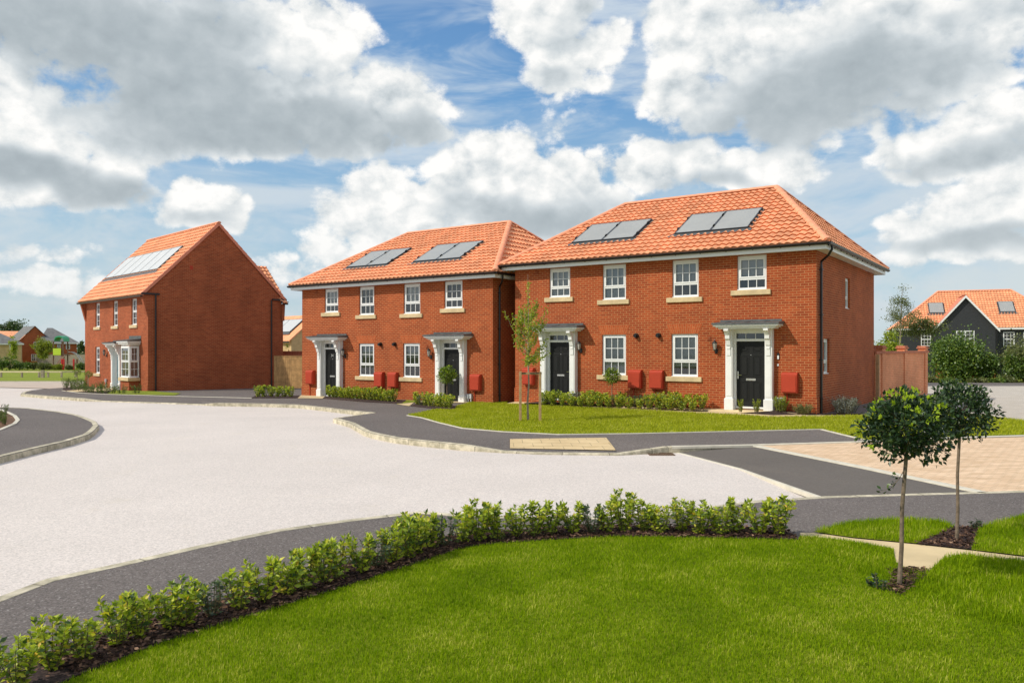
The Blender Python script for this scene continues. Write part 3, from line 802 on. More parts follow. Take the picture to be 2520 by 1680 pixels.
def window(par, x0, x1, z0, z1, y=.055, cols=3, rt=2, rb=1, split=.36, blind=None, bfrac=1.0, sill=True, mx=None, lights=1, name='window', head=0.0):
    f = MB(); w = .062; s_ = .044
    x0 += .002; x1 -= .002; z0 += .002; z1 -= .002
    d = y + .075
    f.box(x0, x0 + w, y, d, z0, z1); f.box(x1 - w, x1, y, d, z0, z1)
    f.box(x0 + w, x1 - w, y, d, z1 - w - (head or 0), z1); f.box(x0 + w, x1 - w, y, d, z0, z0 + w + .012)
    f.box(x0 - .0, x1, y - .05, y - .002, z0 - .001, z0 + .022)        # projecting plastic cill
    zi0, zi1 = z0 + w + .012, z1 - w - (head or 0)
    zt = zi0 + (zi1 - zi0) * split
    f.box(x0 + w, x1 - w, y + .006, d - .006, zt - .030, zt + .030)
    lw = (x1 - x0 - 2 * w) / lights
    g = MB()
    for li in range(lights):
        a, b = x0 + w + li * lw, x0 + w + (li + 1) * lw
        if li: f.box(a - .03, a + .03, y + .003, d - .003, zi0, zi1)
        # opening upper sash stands a little proud
        f.box(a + .0, a + s_, y - .012, y + .05, zt + .031, zi1); f.box(b - s_, b, y - .012, y + .05, zt + .031, zi1)
        f.box(a + s_, b - s_, y - .012, y + .05, zi1 - s_, zi1); f.box(a + s_, b - s_, y - .012, y + .05, zt + .031, zt + .031 + s_)
        for (c0, c1, e0, e1, nr, yy) in ((a + s_, b - s_, zt + .031 + s_, zi1 - s_, rt, y + .012), (a, b, zi0, zt - .03, rb, y + .02)):
            for k in range(1, cols): xm = c0 + (c1 - c0) * k / cols; f.box(xm - .010, xm + .010, yy, yy + .03, e0, e1)
            for k in range(1, nr): zm = e0 + (e1 - e0) * k / nr; f.box(c0, c1, yy + .002, yy + .028, zm - .010, zm + .010)
            g.face([(c0, yy + .015, e0), (c1, yy + .015, e0), (c1, yy + .015, e1), (c0, yy + .015, e1)])
    o = xf(f, mx).build(name, M['white'], par)
    xf(g, mx).build('pane', M['glass'], o)
    if blind is not None and bfrac > 0:
        bl = MB(); zb = zi1 - (zi1 - zi0) * bfrac
        if blind == 'curtain':
            n = 26
            for k in range(n):
                xa = x0 + w + (x1 - x0 - 2 * w) * k / n; xb = x0 + w + (x1 - x0 - 2 * w) * (k + 1) / n
                ya, yb = d + .05 + .03 * (k % 2), d + .05 + .03 * ((k + 1) % 2)
                bl.face([(xa, ya, zb), (xb, yb, zb), (xb, yb, zi1), (xa, ya, zi1)])
        else:
            bl.box(x0 + w, x1 - w, d + .03, d + .034, zb, zi1)
        xf(bl, mx).build('curtain' if blind == 'curtain' else 'blind', M[blind], o)
    if sill:
        s = MB(); s.box(x0 - .19, x1 + .14, -.065, .05, z0 - .165, z0 - .004, bev=.012)
        xf(s, mx).build('sill', M['stone'], o)
    return o

def tiled(name, par, pts, mat, wave=.23, gauge=.33, amp=.048, t=.062, over=.04, ns=6):
    p = [Vector(q) for q in pts]
    e1 = (p[1] - p[0]).normalized()
    nr = e1.cross(p[2] - p[1]).normalized() if (p[2] - p[1]).length > 0 else None
    if nr.z < 0: nr = -nr
    e2 = nr.cross(e1)
    q2 = [((v - p[0]).dot(e1), (v - p[0]).dot(e2)) for v in p]
    amin, amax = min(q[0] for q in q2), max(q[0] for q in q2)
    bmax = max(q[1] for q in q2)
    bm = bmesh.new(); uvl = bm.loops.layers.uv.new('UVMap')
    na = int((amax - amin) / (wave / ns)) + 2
    prof = [0.0, .45, .9, 1.0, .72, .28]
    def h(i): return amp * prof[i % ns] - amp * .4
    rows = []
    j = 0; b = -over
    while b < bmax:
        b1 = b + gauge
        rows.append((b, t, b1)); b = b1
    prev = None
    for (b0, tt, b1) in rows:
        lo = [bm.verts.new((amin + i * wave / ns, b0, h(i) + tt)) for i in range(na)]
        hi = [bm.verts.new((amin + i * wave / ns, b1 + .056, h(i) + .002)) for i in range(na)]
        lip = [bm.verts.new((amin + i * wave / ns, b0 + .002, h(i) + tt - .017)) for i in range(na)]
        rec = [bm.verts.new((amin + i * wave / ns, b0 + .055, h(i) + tt - .022)) for i in range(na)]
        base = prev if prev is not None else [bm.verts.new((amin + i * wave / ns, b0 + .001, -.03)) for i in range(na)]
        for i in range(na - 1):
            bm.faces.new((lo[i], lo[i + 1], hi[i + 1], hi[i]))
            bm.faces.new((lip[i], lip[i + 1], lo[i + 1], lo[i]))
            bm.faces.new((rec[i], rec[i + 1], lip[i + 1], lip[i]))
            bm.faces.new((base[i], base[i + 1], rec[i + 1], rec[i]))
        prev = hi
    for f in bm.faces:
        f.smooth = False
        for l in f.loops: l[uvl].uv = (l.vert.co.x, l.vert.co.y + over + (.02 if abs(f.normal.y) > .9 else 0))
    n = len(q2)
    for i in range(1, n):
        a, c = Vector(q2[i]), Vector(q2[(i + 1) % n])
        d = c - a
        out = Vector((d.y, -d.x)).normalized()
        g = bm.verts[:] + bm.edges[:] + bm.faces[:]
        bmesh.ops.bisect_plane(bm, geom=g, plane_co=(a.x, a.y, 0), plane_no=(out.x, out.y, 0), clear_outer=True)
    mt = Matrix((( e1.x, e2.x, nr.x, p[0].x), (e1.y, e2.y, nr.y, p[0].y), (e1.z, e2.z, nr.z, p[0].z), (0, 0, 0, 1)))
    bm.transform(mt)
    me = bpy.data.meshes.new(name); bm.to_mesh(me); bm.free()
    return link_mesh(name, me, mat, par)

def cap_tiles(mb, p0, p1, r=.125, seg=.42, lift=.02):
    p0, p1 = Vector(p0), Vector(p1)
    L = (p1 - p0).length; n = max(1, round(L / seg)); d = (p1 - p0) / n
    sd = d.cross(Vector((0, 0, 1))).normalized(); up = sd.cross(d).normalized()
    if up.z < 0: up = -up
    k = 8
    for i in range(n):
        a, b = p0 + d * i, p0 + d * (i + 1.04)
        ra, rb = (r, r * .93)
        A = [a + sd * math.cos(math.pi * q / k) * ra + up * (math.sin(math.pi * q / k) * ra * .75 + lift) for q in range(k + 1)]
        B = [b + sd * math.cos(math.pi * q / k) * rb + up * (math.sin(math.pi * q / k) * rb * .75 + lift) for q in range(k + 1)]
        for q in range(k):
            mb.face([A[q], B[q], B[q + 1], A[q + 1]], smooth=True)
        mb.face(A[::-1]); mb.face(B)

def gutter(mb, p0, p1, r=.078, arms=.85, out=None):
    """half-round gutter between two points; brackets under it"""
    p0, p1 = Vector(p0), Vector(p1)
    d = (p1 - p0).normalized(); sd = Vector((d.y, -d.x, 0))
    k = 7
    pr = [(math.cos(math.pi * q / k), -math.sin(math.pi * q / k)) for q in range(k + 1)]
    A = [p0 + sd * c * r + Vector((0, 0, s * r)) for c, s in pr]; B = [p1 + sd * c * r + Vector((0, 0, s * r)) for c, s in pr]
    for q in range(k): mb.face([A[q], B[q], B[q + 1], A[q + 1]], smooth=True)
    A2 = [p0 + sd * c * r * .9 + Vector((0, 0, s * r * .9)) for c, s in pr]; B2 = [p1 + sd * c * r * .9 + Vector((0, 0, s * r * .9)) for c, s in pr]
    for q in range(k): mb.face([A2[q], A2[q + 1], B2[q + 1], B2[q]], smooth=True)
    mb.face(A); mb.face(B[::-1])
    n = int((p1 - p0).length / arms)
    for i in range(n + 1):
        c = p0 + (p1 - p0) * (i + .35) / (n + 1)
        a1, a2 = c - d * .018, c + d * .018
        for (s0, s1, h0, h1) in ((-.075, .066, -.085, .012),):
            q = [a1 + sd * s0 + Vector((0, 0, h0)), a1 + sd * s1 + Vector((0, 0, -.02)), a1 + sd * s1 + Vector((0, 0, h1)), a1 + sd * s0 + Vector((0, 0, h1))]
            q2 = [v + d * .036 for v in q]
            mb.face(q); mb.face(q2[::-1])
            for e in range(4): mb.face([q[e], q2[e], q2[(e + 1) % 4], q[(e + 1) % 4]])

def lantern(par, x, z, y=0.0, s=1.0, mx=None):
    """coach lamp on the wall: backplate, bracket, six-sided glazed lantern with a pointed cap"""
    mb = MB(); g = MB()
    mb.box(x - .05 * s, x + .05 * s, y - .035, y, z - .22 * s, z - .06 * s, bev=.01)
    mb.tube([(x, y - .03, z - .17 * s), (x, y - .10 * s, z - .19 * s), (x, y - .15 * s, z - .13 * s)], .012 * s, 6)
    c = Vector((x, y - .15 * s, 0))
    def ring(r, zz): return [Vector((c.x + r * math.cos(math.pi / 3 * k), c.y + r * math.sin(math.pi / 3 * k), zz)) for k in range(6)]
    levels = [(.018, -.14), (.045, -.115), (.048, -.10)]
    prev = ring(levels[0][0] * s, z + levels[0][1] * s)
    for r, h in levels[1:]:
        cur = ring(r * s, z + h * s)
        for k in range(6): mb.face([prev[k], prev[(k + 1) % 6], cur[(k + 1) % 6], cur[k]])
        prev = cur
    lo, hi = ring(.045 * s, z - .10 * s), ring(.075 * s, z + .10 * s)
    for k in range(6):
        g.face([lo[k] * 1, lo[(k + 1) % 6], hi[(k + 1) % 6], hi[k]])
        mb.tube([lo[k], hi[k]], .007 * s, 4)
    prev = ring(.088 * s, z + .10 * s); mb.face(prev[::-1])
    for r, h in ((.085, .115), (.05, .16), (.018, .185), (.012, .21), (.002, .235)):
        cur = ring(r * s, z + h * s)
        for k in range(6): mb.face([prev[k], prev[(k + 1) % 6], cur[(k + 1) % 6], cur[k]])
        prev = cur
    o = xf(mb, mx).build('wall_lamp', M['black'], par)
    xf(g, mx).build('lamp_glass', M['lamp_glass'], o)
    return o

def porch(par, xc, z0, s=1.0, side=-1, dmat='door', number=None):
    """white pilasters, scroll brackets and a lead covered canopy round a six-panel door"""
    def X(v): return xc + v * s
    p = MB()
    for sg in (-1, 1):
        a, b = sorted((X(sg * .50), X(sg * .72)))
        p.box(a, b, -.20, -.001, z0, z0 + 2.50 * s)
        p.box(a - .035, b + .035, -.235, -.001, z0 - .15, z0 + .33 * s, bev=.012)
        p.box(a + .03, b - .03, -.215, -.20, z0 + .40 * s, z0 + 1.68 * s)
        a2, b2 = a + .05, b - .05
        p.box(a2, b2, -.235, -.19, z0 + 1.66 * s, z0 + 1.98 * s)
        p.box(a2 + .01, b2 - .01, -.25, -.19, z0 + 1.86 * s, z0 + 1.93 * s)
        # scroll bracket
        pr = [(-.19, 2.50), (-.50, 2.50), (-.50, 2.44), (-.44, 2.40), (-.37, 2.30), (-.36, 2.20), (-.31, 2.15), (-.29, 2.08), (-.27, 2.0), (-.19, 1.97)]
        p.prism([(q[0], z0 + (q[1] - .02) * s) for q in pr][::-1], 0, a2 - .01, b2 + .01)
    # frame round the door and over it
    p.box(X(-.50), X(-.448), .0, .11, z0, z0 + 2.49 * s); p.box(X(.448), X(.50), .0, .11, z0, z0 + 2.49 * s)
    p.box(X(-.448), X(.448), .004, .108, z0 + 2.10 * s, z0 + 2.175 * s)
    p.box(X(-.448), X(.448), .004, .108, z0 + 2.345 * s, z0 + 2.49 * s)
    p.box(X(-.448), X(.448), -.03, .10, z0 + .02, z0 + .075)
    for k in (1, 2): xm = X(-.448 + .896 * k / 3); p.box(xm - .008, xm + .008, .03, .06, z0 + 2.175 * s, z0 + 2.345 * s)
    # moulded cornice
    zc = z0 + 2.48 * s
    p.box(X(-.86), X(.86), -.46, -.002, zc, zc + .04 * s); p.box(X(-.93), X(.93), -.51, -.002, zc + .04 * s, zc + .08 * s); p.box(X(-1.0), X(1.0), -.56, -.002, zc + .08 * s, zc + .135 * s, bev=.01)
    o = p.build('porch', M['white_paint'], par)
    lr = MB(); zt = zc + .137 * s
    lr.prism([(-.60, zt), (-.60, zt + .045), (-.01, zt + .095), (-.01, zt)][::-1], 0, X(-1.03), X(1.03))
    lr.box(X(-.95), X(.95), -.02, -.003, zt + .09, zt + .155)
    for k in range(3): xm = X(-.6 + .6 * k); lr.tube([(xm, -.59, zt + .047), (xm, -.03, zt + .098)], .012, 5)
    lr.build('canopy_roof', M['lead'], o)
    g = MB(); g.face([(X(-.448), .045, z0 + 2.175 * s), (X(.448), .045, z0 + 2.175 * s), (X(.448), .045, z0 + 2.345 * s), (X(-.448), .045, z0 + 2.345 * s)])
    g.build('fanlight_pane', M['glass'], o)
    d = MB()
    z1, z2 = z0 + .075, z0 + 2.10 * s
    d.box(X(-.445), X(.445), .055, .10, z1, z2)
    H_ = z2 - z1
    for (a, b) in ((-.34, -.06), (.06, .34)):
        for (c, e) in ((.83, .925), (.46, .78), (.08, .385)):
            xa, xb, za, zb = X(a), X(b), z1 + H_ * c, z1 + H_ * e
            fr = .022
            d.box(xa, xb, .044, .056, za, za + fr, bev=.004); d.box(xa, xb, .044, .056, zb - fr, zb, bev=.004)
            d.box(xa, xa + fr, .0445, .056, za + fr, zb - fr, bev=.004); d.box(xb - fr, xb, .0445, .056, za + fr, zb - fr, bev=.004)
            d.box(xa + .055, xb - .055, .040, .056, za + .05, zb - .05 if zb - za > .25 else zb - .04, bev=.010)
    dd = d.build('door', M[dmat], par)
    h = MB(); zh = z1 + H_ * .48; xh = X(.405 * side)
    h.box(xh - .018, xh + .018, .040, .055, zh - .12, zh + .12, bev=.005)
    h.tube([(xh, .045, zh), (xh, .0, zh), (xh - side * .13, -.004, zh)], .011, 6)
    h.build('door_handle', M['chrome'], dd)
    lb = MB(); zl = z1 + H_ * .415; lb.box(X(-.15), X(.15), .034, .056, zl - .035, zl + .035, bev=.006); lb.box(X(-.12), X(.12), .028, .036, zl - .018, zl + .018, bev=.004)
    lb.build('letterbox', M['chrome'], dd)
    sp = MB(); zp = z1 + H_ * .79; sp.tube([(xc, .056, zp), (xc, .048, zp)], .014, 8); sp.build('spyhole', M['chrome'], dd)
    if number:
        cu = bpy.data.curves.new('door_number', 'FONT'); cu.body = number; cu.size = .16; cu.extrude = .004; cu.align_x = 'CENTER'
        tmp = bpy.data.objects.new('tmp', cu)
        me = bpy.data.meshes.new_from_object(tmp); bpy.data.objects.remove(tmp)
        me.transform(Matrix.Translation((xc, .036, z1 + H_ * .84)) @ Matrix.Rotation(R(90), 4, 'X'))
        link_mesh('door_number', me, M['chrome'], dd)
    return o

def meter_box(par, x0, z0=.62, w=.46, h=.61, gz=0.0, mx=None):
    m = MB()
    m.prism([(-.17, z0), (-.19, z0 + h * .90), (-.14, z0 + h), (.0, z0 + h + .01), (0, z0)][::-1], 0, x0, x0 + w)
    m.box(x0 + .025, x0 + w - .025, -.202, -.17, z0 + .03, z0 + h * .86, bev=.008)
    m.box(x0 + w - .06, x0 + w - .045, -.208, -.20, z0 + h * .42, z0 + h * .48)
    m.tube([(x0 + w * .3, -.04, z0), (x0 + w * .3, -.04, gz)], .022, 7)
    return xf(m, mx).build('meter_box', M['meter'], par)

def solar(par, zf, nrm, x0, x1, y0, y1, n, h0=.045, h1=.10, mat='panel', clamps=True):
    def P(x, y, h): return Vector((x, y, zf(y))) + nrm * h
    for k in range(n):
        a, b = x0 + (x1 - x0) * k / n, x0 + (x1 - x0) * (k + 1) / n
        g = MB(); q = [(a + .035, y0 + .03), (b - .035, y0 + .03), (b - .035, y1 - .03), (a + .035, y1 - .03)]
        g.face([P(x, y, h1 + .002) for x, y in q])
        o = g.build('solar_panel', M[mat], par)
        f = MB(); fw = .04 if clamps else .022
        for (xa, xb, ya, yb) in ((a, a + fw, y0, y1), (b - fw, b, y0, y1), (a + fw, b - fw, y0, y0 + .035), (a + fw, b - fw, y1 - .035, y1)):
            q = [P(xa, ya, h1), P(xb, ya, h1), P(xb, yb, h1), P(xa, yb, h1)]; q2 = [P(xa, ya, 0), P(xb, ya, 0), P(xb, yb, 0), P(xa, yb, 0)]
            q = [v + nrm * .006 for v in q]
            f.face(q)
            for e in range(4): f.face([q2[e], q2[(e + 1) % 4], q[(e + 1) % 4], q[e]])
        for yy in () if not clamps else (y0 + (y1 - y0) * .22, y0 + (y1 - y0) * .78):
            for xx in (a, b): f.tube([P(xx, yy - .05, h1 + .02), P(xx, yy + .05, h1 + .02)], .03, 6)
        f.build('panel_frame', M['black'] if clamps else M['lead'], o)
    fl = MB()
    fl.face([P(x0 - .22, y0 - .17, .062), P(x1 + .22, y0 - .17, .062), P(x1 + .05, y0 + .01, .068), P(x0 - .05, y0 + .01, .068)])
    nn = int((x1 - x0 + .3) / .12)
    for k in range(nn):
        xx = x0 - .15 + k * .12
        fl.face([P(xx, y0 - .22, .064), P(xx + .07, y0 - .22, .064), P(xx + .07, y0 - .165, .066), P(xx, y0 - .165, .066)])
    for xx, sg in ((x0, -1), (x1, 1)):
        a, b = sorted((xx, xx + sg * .06)); fl.face([P(a, y0, .055), P(b, y0, .055), P(b, y1, .055), P(a, y1, .055)])
    fl.build('roof_flashing', M['lead'], par)

# ------------------------------------------------------------------ the two semi-detached pairs
def semi(name, label, loc, rz, blinds, number=None, sides=True, d_lower=(1.0, .8), group='red brick semi-detached houses'):
    h = thing(name, label, 'house', loc, R(rz), group)
    W, D, ZT = 10.77, 9.12, 4.86
    wins = [(-9.27, -8.40, 3.79, 4.84, 1), (-7.10, -6.21, 3.63, 4.84, 1), (-4.53, -3.63, 3.62, 4.84, 1), (-2.37, -1.46, 3.77, 4.84, 1), (-7.12, -6.21, 1.04, 2.43, 0), (-4.56, -3.65, 1.04, 2.43, 0)]
    doors = [(-2.455, -1.455), (-9.315, -8.315)]
    fr = MB()
    wall_panel(fr, -W, 0, -.6, ZT, [w[:4] for w in wins] + [(a, b, .08, 2.60) for a, b in doors])
    for a, b in ((-W - .02, -9.60), (-8.03, -2.74), (-1.17, .02)): fr.box(a, b, -.022, -.0, -.6, .50)
    sw = [(3.97, 4.70, 3.31, 4.36), (.91, 1.68, 1.17, 2.26)] if sides else []
    sd = MB(); wall_panel(sd, 0, D, -.6, ZT, sw)
    sd.box(.0, D, -.022, -.0, -.6, .50)
    xf(sd, SIDE)
    for k in range(len(sd.f)): fr.face([sd.v[i] for i in sd.f[k]])
    fr.face([(0, D, -.6), (-W, D, -.6), (-W, D, ZT), (0, D, ZT)]); fr.face([(-W, D, -.6), (-W, 0, -.6), (-W, 0, ZT), (-W, D, ZT)])
    fr.build('wall', M['brick'], h)
    ii = MB(); ii.box(-W + .6, -.6, .55, D - .6, .0, ZT - .05); ii.build('room_dark_box', M['room_dark'], h)  # dark box added for the unlit rooms; blocks sky through the windows
    for i, w in enumerate(wins):
        bl, fc = blinds[i]
        window(h, w[0], w[1], w[2], w[3], split=.33 if w[4] == 0 else (.30 if w[2] > 3.7 else .34), blind=bl, bfrac=fc, head=.03 if w[4] else 0)
    for y0, y1, z0, z1 in sw:
        window(h, y0, y1, z0, z1, cols=1, rt=1, rb=1, split=.3, blind='blind', bfrac=1, sill=False, mx=SIDE, y=.075)
    # flat brick arches over the ground floor windows
    for (a, b) in ((-7.12, -6.21), (-4.56, -3.65)):
        m = MB(); n = 15
        for k in range(n):
            t0, t1 = k / n, (k + 1) / n
            bx0, bx1 = a - .02 + (b - a + .04) * t0, a - .02 + (b - a + .04) * t1
            tx0, tx1 = a - .17 + (b - a + .34) * t0, a - .17 + (b - a + .34) * t1
            m.face([(bx0, -.006, 2.43), (bx1, -.006, 2.43), (tx1, -.006, 2.75), (tx0, -.006, 2.75)], uv=[(0, k * .075), (0, k * .075 + .075), (.32, k * .075 + .075), (.32, k * .075)])
        m.face([(a - .02, -.006, 2.43), (a - .02, .0, 2.43), (b + .02, .0, 2.43), (b + .02, -.006, 2.43)])
        m.build('brick_arch', M['brick_arch'], h)
    porch(h, -1.955, .08, side=-1); porch(h, -8.815, .08, side=1, number=number)
    lantern(h, -3.04, 2.02); lantern(h, -7.95, 2.02)
    for x in (-.97, -5.27, -6.05, -10.34): meter_box(h, x)
    for x in (-5.81, -5.0):
        v = MB(); v.tube([(x, 0, 2.39), (x, -.10, 2.39)], [.085, .075], 14); v.tube([(x, -.10, 2.39), (x, -.16, 2.385)], [.05, .055], 12); v.build('flue_vent', M['black'], h)
    for x, z in ((-3.27, 2.27), (-.94, 2.28), (-7.55, 2.27), (-1.08, 4.74), (-9.8, 4.74)):
        v = MB(); v.box(x - .055, x + .055, -.018, -.001, z - .065, z + .065, bev=.004)
        for k in range(4): v.box(x - .04, x + .04, -.024, -.0185, z - .045 + k * .026, z - .034 + k * .026)
        v.build('air_brick', M['brick_brown'], h)
    for x in (-1.16, -1.03):
        g = MB(); g.box(x, x + .09, -.12, -.024, .30, .48, bev=.008); g.tube([(x + .045, -.07, .30), (x + .045, -.07, -.05)], .028, 7); g.build('service_box', M['greybox'], h)
    # eaves
    e = .34
    so = MB()
    so.box(-W - e, e, -e, 0.0 - .002, 4.862, 4.885); so.box(.002, e, .0, D + e, 4.863, 4.884); so.box(-W - e, -W - .002, .0, D + e, 4.863, 4.884)
    so.box(-W - e, e, -e - .02, -e, 4.84, 5.02); so.box(e, e + .02, -e - .018, D + e, 4.84, 5.02); so.box(-W - e - .02, -W - e, -e - .018, D + e, 4.84, 5.02); so.box(-W - e, e, D + e, D + e + .02, 4.84, 5.02)
    so.build('soffit', M['white'], h)
    x0, x1, y0, y1, ze = -W - .40, .40, -.40, D + .40, 5.05
    R0, R1 = (-8.49, 4.56, 7.75), (-2.45, 4.56, 7.75)
    E0, E1, E2, E3 = (x0, y0, ze), (x1, y0, ze), (x1, y1, ze), (x0, y1, ze)
    ro = tiled('roof', h, [E0, E1, R1, R0], M['tile'])
    tiled('roof_hip', h, [E1, E2, R1], M['tile']); tiled('roof_hip', h, [E3, E0, R0], M['tile'])
    rb = MB(); rb.face([E2, E3, R0, R1]); rb.build('roof_rear', M['tile'], h)
    cp = MB()
    cap_tiles(cp, R0, R1)
    for a, b in ((E1, R1), (E0, R0), (E2, R1), (E3, R0)): cap_tiles(cp, a, b, r=.12)
    cp.build('ridge_tiles', M['tile_ridge'], h)
    g = MB(); gz = 5.03; go = .44
    gutter(g, (-W - go, -go, gz), (go, -go, gz)); gutter(g, (go, -go, gz), (go, D + go, gz)); gutter(g, (-W - go, D + go, gz), (-W - go, -go, gz))
    g.build('gutter', M['black'], h)
    dp = MB()
    dp.tube([(go - .01, .04, gz - .03), (go - .01, .04, gz - .17), (.30, .16, 4.70), (.06, .36, 4.56), (.06, .36, 4.40), (.06, .36, -.1)], .037, 10)
    for z in (4.3, 2.95, 1.6, .45): dp.box(-.0, .11, .31, .41, z, z + .03)
    dp.build('downpipe', M['black'], h)
    zf = lambda y: ze + (7.75 - ze) / (4.56 + .40) * (y + .40)
    nrm = Vector((0, -(7.75 - ze), 4.96)).normalized()
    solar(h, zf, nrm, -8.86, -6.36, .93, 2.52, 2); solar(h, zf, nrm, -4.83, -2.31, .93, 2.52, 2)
    return h
H3 = semi('semi_detached_house', 'nearest pair of red brick houses, orange hipped roof, long plant bed under its windows', (8.99, 23.17, 0), -34.53,
          [('blind', 1), ('blind', 1), ('blind', .62), ('blind', .58), ('blind', 1), ('blind', .80)])
H2 = semi('semi_detached_house', 'middle pair of red brick houses between the gabled house and the nearest pair', (-.72, 29.4, -.26), -35.16,
          [('blind', .55), (None, 0), ('blind', .62), (None, 0), ('blind', .42), ('blind', .42)], number='34', sides=False)
# door bell beside the right door of the nearest pair
mb = MB(); mb.box(-1.135, -1.07, -.03, -.002, 1.62, 1.82, bev=.006); bell = mb.build('doorbell', M['black'], H3)
mb = MB(); mb.box(-1.128, -1.077, -.034, -.029, 1.635, 1.745, bev=.004); mb.build('doorbell_button', M['white'], H3)
mb = MB(); mb.box(-1.14, -1.09, -.02, -.002, 1.42, 1.49, bev=.006); mb.build('house_plate', M['white'], H3)

# ------------------------------------------------------------------ the gabled house on the left
def gabled():
    h = thing('gabled_house', 'red brick house with a plain gable end and six solar panels painted with cloud reflection', 'house', (-18.66, 40.2, 0), R(-45))
    W, D, ZT, ZA = 10.02, 7.45, 4.80, 8.66
    mb = MB()
    wins = [(-8.12, -7.38, 3.20, 4.60), (-5.16, -4.42, 3.20, 4.60), (-2.34, -1.56, 3.20, 4.60), (-8.14, -7.38, .50, 2.05)]
    wall_panel(mb, -W, 0, -.9, ZT, wins + [(-4.66, -3.70, -.24, 2.15)])
    mb.face([(0, 0, -.9), (0, D, -.9), (0, D, ZT + .06), (0, D / 2, ZA), (0, 0, ZT + .06)])
    mb.face([(-W, D, -.9), (-W, 0, -.9), (-W, 0, ZT), (-W, D / 2, ZA), (-W, D, ZT)])
    mb.face([(0, D, -.9), (-W, D, -.9), (-W, D, ZT), (0, D, ZT)])
    for a, b in ((-W, -4.95), (-3.4, -2.45), (-1.05, 0.0)): mb.box(a, b, -.022, 0, -.9, .10)
    # bay base
    mb.box(-2.40, -1.16, -.52, -.001, -.9, .26)
    mb.build('wall', M['brick_brown'], h)
    co = MB()
    for xa, xb in ((-.24, -.001), (-W + .001, -W + .24)):
        co = MB(); co.prism([(0, 3.55), (-.06, 3.75), (-.27, 4.55), (-.27, 4.80), (0, 4.80)][::-1], 0, xa, xb)
        co.build('corbel', M['brick_brown'], h)
    ii = MB(); ii.box(-W + .5, -.5, .5, D - .5, -.3, ZT); ii.build('room_dark_box', M['room_dark'], h)  # added dark block standing in for the unlit rooms
    for w in wins: window(h, *w, cols=2, rt=2, rb=2, split=.5, blind='curtain', bfrac=1, y=.07)
    porch(h, -4.18, -.26, s=.955, side=1, dmat='door_blue')
    lantern(h, -6.15, 1.70)
    # box bay: front light, side light, fascia and lead roof
    window(h, -2.36, -1.20, .44, 2.08, cols=2, rt=2, rb=2, split=.5, blind='curtain', bfrac=1, sill=False, mx=Matrix.Translation((0, -.57, 0)), name='bay_window')
    window(h, -.50, -.02, .44, 2.08, cols=2, rt=2, rb=2, split=.5, blind='curtain', bfrac=1, sill=False, mx=Matrix.Translation((-1.11, 0, 0)) @ SIDE, name='bay_window')
    b = MB(); b.box(-2.36, -1.16, -.50, -.001, 2.10, 2.16); b.box(-2.52, -1.02, -.62, -.001, 2.17, 2.25, bev=.01); b.box(-2.58, -.96, -.68, -.001, 2.252, 2.34, bev=.01); b.build('bay_cornice', M['white_paint'], h)
    b = MB(); b.prism([(-.72, 2.345), (-.72, 2.37), (-.01, 2.47), (-.01, 2.345)][::-1], 0, -2.62, -.92); b.box(-2.62, -.92, -.02, -.003, 2.46, 2.62); b.build('bay_roof', M['lead'], h)
    b = MB(); b.box(-2.50, -1.04, -.62, -.001, .262, .43, bev=.012); b.build('bay_sill', M['stone'], h)
    g = MB(); g.box(-6.15, -6.05, -.12, -.024, .05, .24, bev=.01); g.tube([(-6.1, -.07, .05), (-6.1, -.07, -.3)], .03, 7); g.build('service_box', M['greybox'], h)
    v = MB(); v.box(-.0, .012, 2.15, 2.32, 6.15, 6.36); v.build('air_brick', M['meter'], h)
    # roof
    ye, yr, zr = -.32, D / 2, ZA + .12
    ze = zr - (yr - ye) * 1.0
    tiled('roof', h, [(-W - .12, ye, ze), (.02, ye, ze), (.02, yr, zr), (-W - .12, yr, zr)], M['tile'])
    tiled('roof_rear', h, [(.02, D - ye, ze), (-W - .12, D - ye, ze), (-W - .12, yr, zr), (.02, yr, zr)], M['tile'])
    vb = MB(); vb2 = MB()
    for sg in (-1, 1):
        L = (yr - ye); n = 15
        for k in range(n):
            ya, yb = yr + sg * L * k / n, yr + sg * L * (k + 1) / n
            za, zb = zr - L * k / n, zr - L * (k + 1) / n
            up = .045 + .012 * 1; dn = -.13
            for (q0, q1) in (((ya, za), (yb, zb)),):
                a0, a1, a2, a3 = (q0[0], q0[1] + dn), (q1[0], q1[1] + dn), (q1[0], q1[1] + up + .03), (q0[0], q0[1] + up)
                pr = [a0, a1, a2, a3] if sg < 0 else [a3, a2, a1, a0]
                vb.prism(pr, 0, -.03, .075); vb2.prism(pr, 0, -W - .17, -W - .08)
    vb.build('verge_tiles', M['tile_verge'], h); vb2.build('verge_tiles', M['tile_verge'], h)
    cp = MB(); cap_tiles(cp, (-W - .15, yr, zr), (.09, yr, zr), r=.12); cp.build('ridge_tiles', M['tile_ridge'], h)
    g = MB(); gutter(g, (-W - .15, ye - .04, ze - .06), (.1, ye - .04, ze - .06), arms=.5)
    g.box(.0, .10, ye - .02, .56, ze - .02, ze + .07); g.box(.0, .10, D - .56, D - ye, ze - .02, ze + .07); gutter(g, (.1, D - ye + .04, ze - .06), (-W - .15, D - ye + .04, ze - .06), arms=.5)
    g.build('gutter', M['black'], h)
    f = MB(); f.box(-W - .1, -.26, ye + .03, -.0, 4.72, 4.80); f.build('soffit', M['white'], h)
    dp = MB()
    for y in (.37, D - .62): dp.tube([(.055, y, ze), (.055, y, -.45)], .04, 8)
    dp.build('downpipe', M['black'], h)
    zf = lambda y: zr - (yr - y)
    nrm = Vector((0, -1, 1)).normalized()
    solar(h, zf, nrm, -9.75, -1.50, 1.08, 2.46, 6, mat='panel_cloud_sheen', clamps=False)
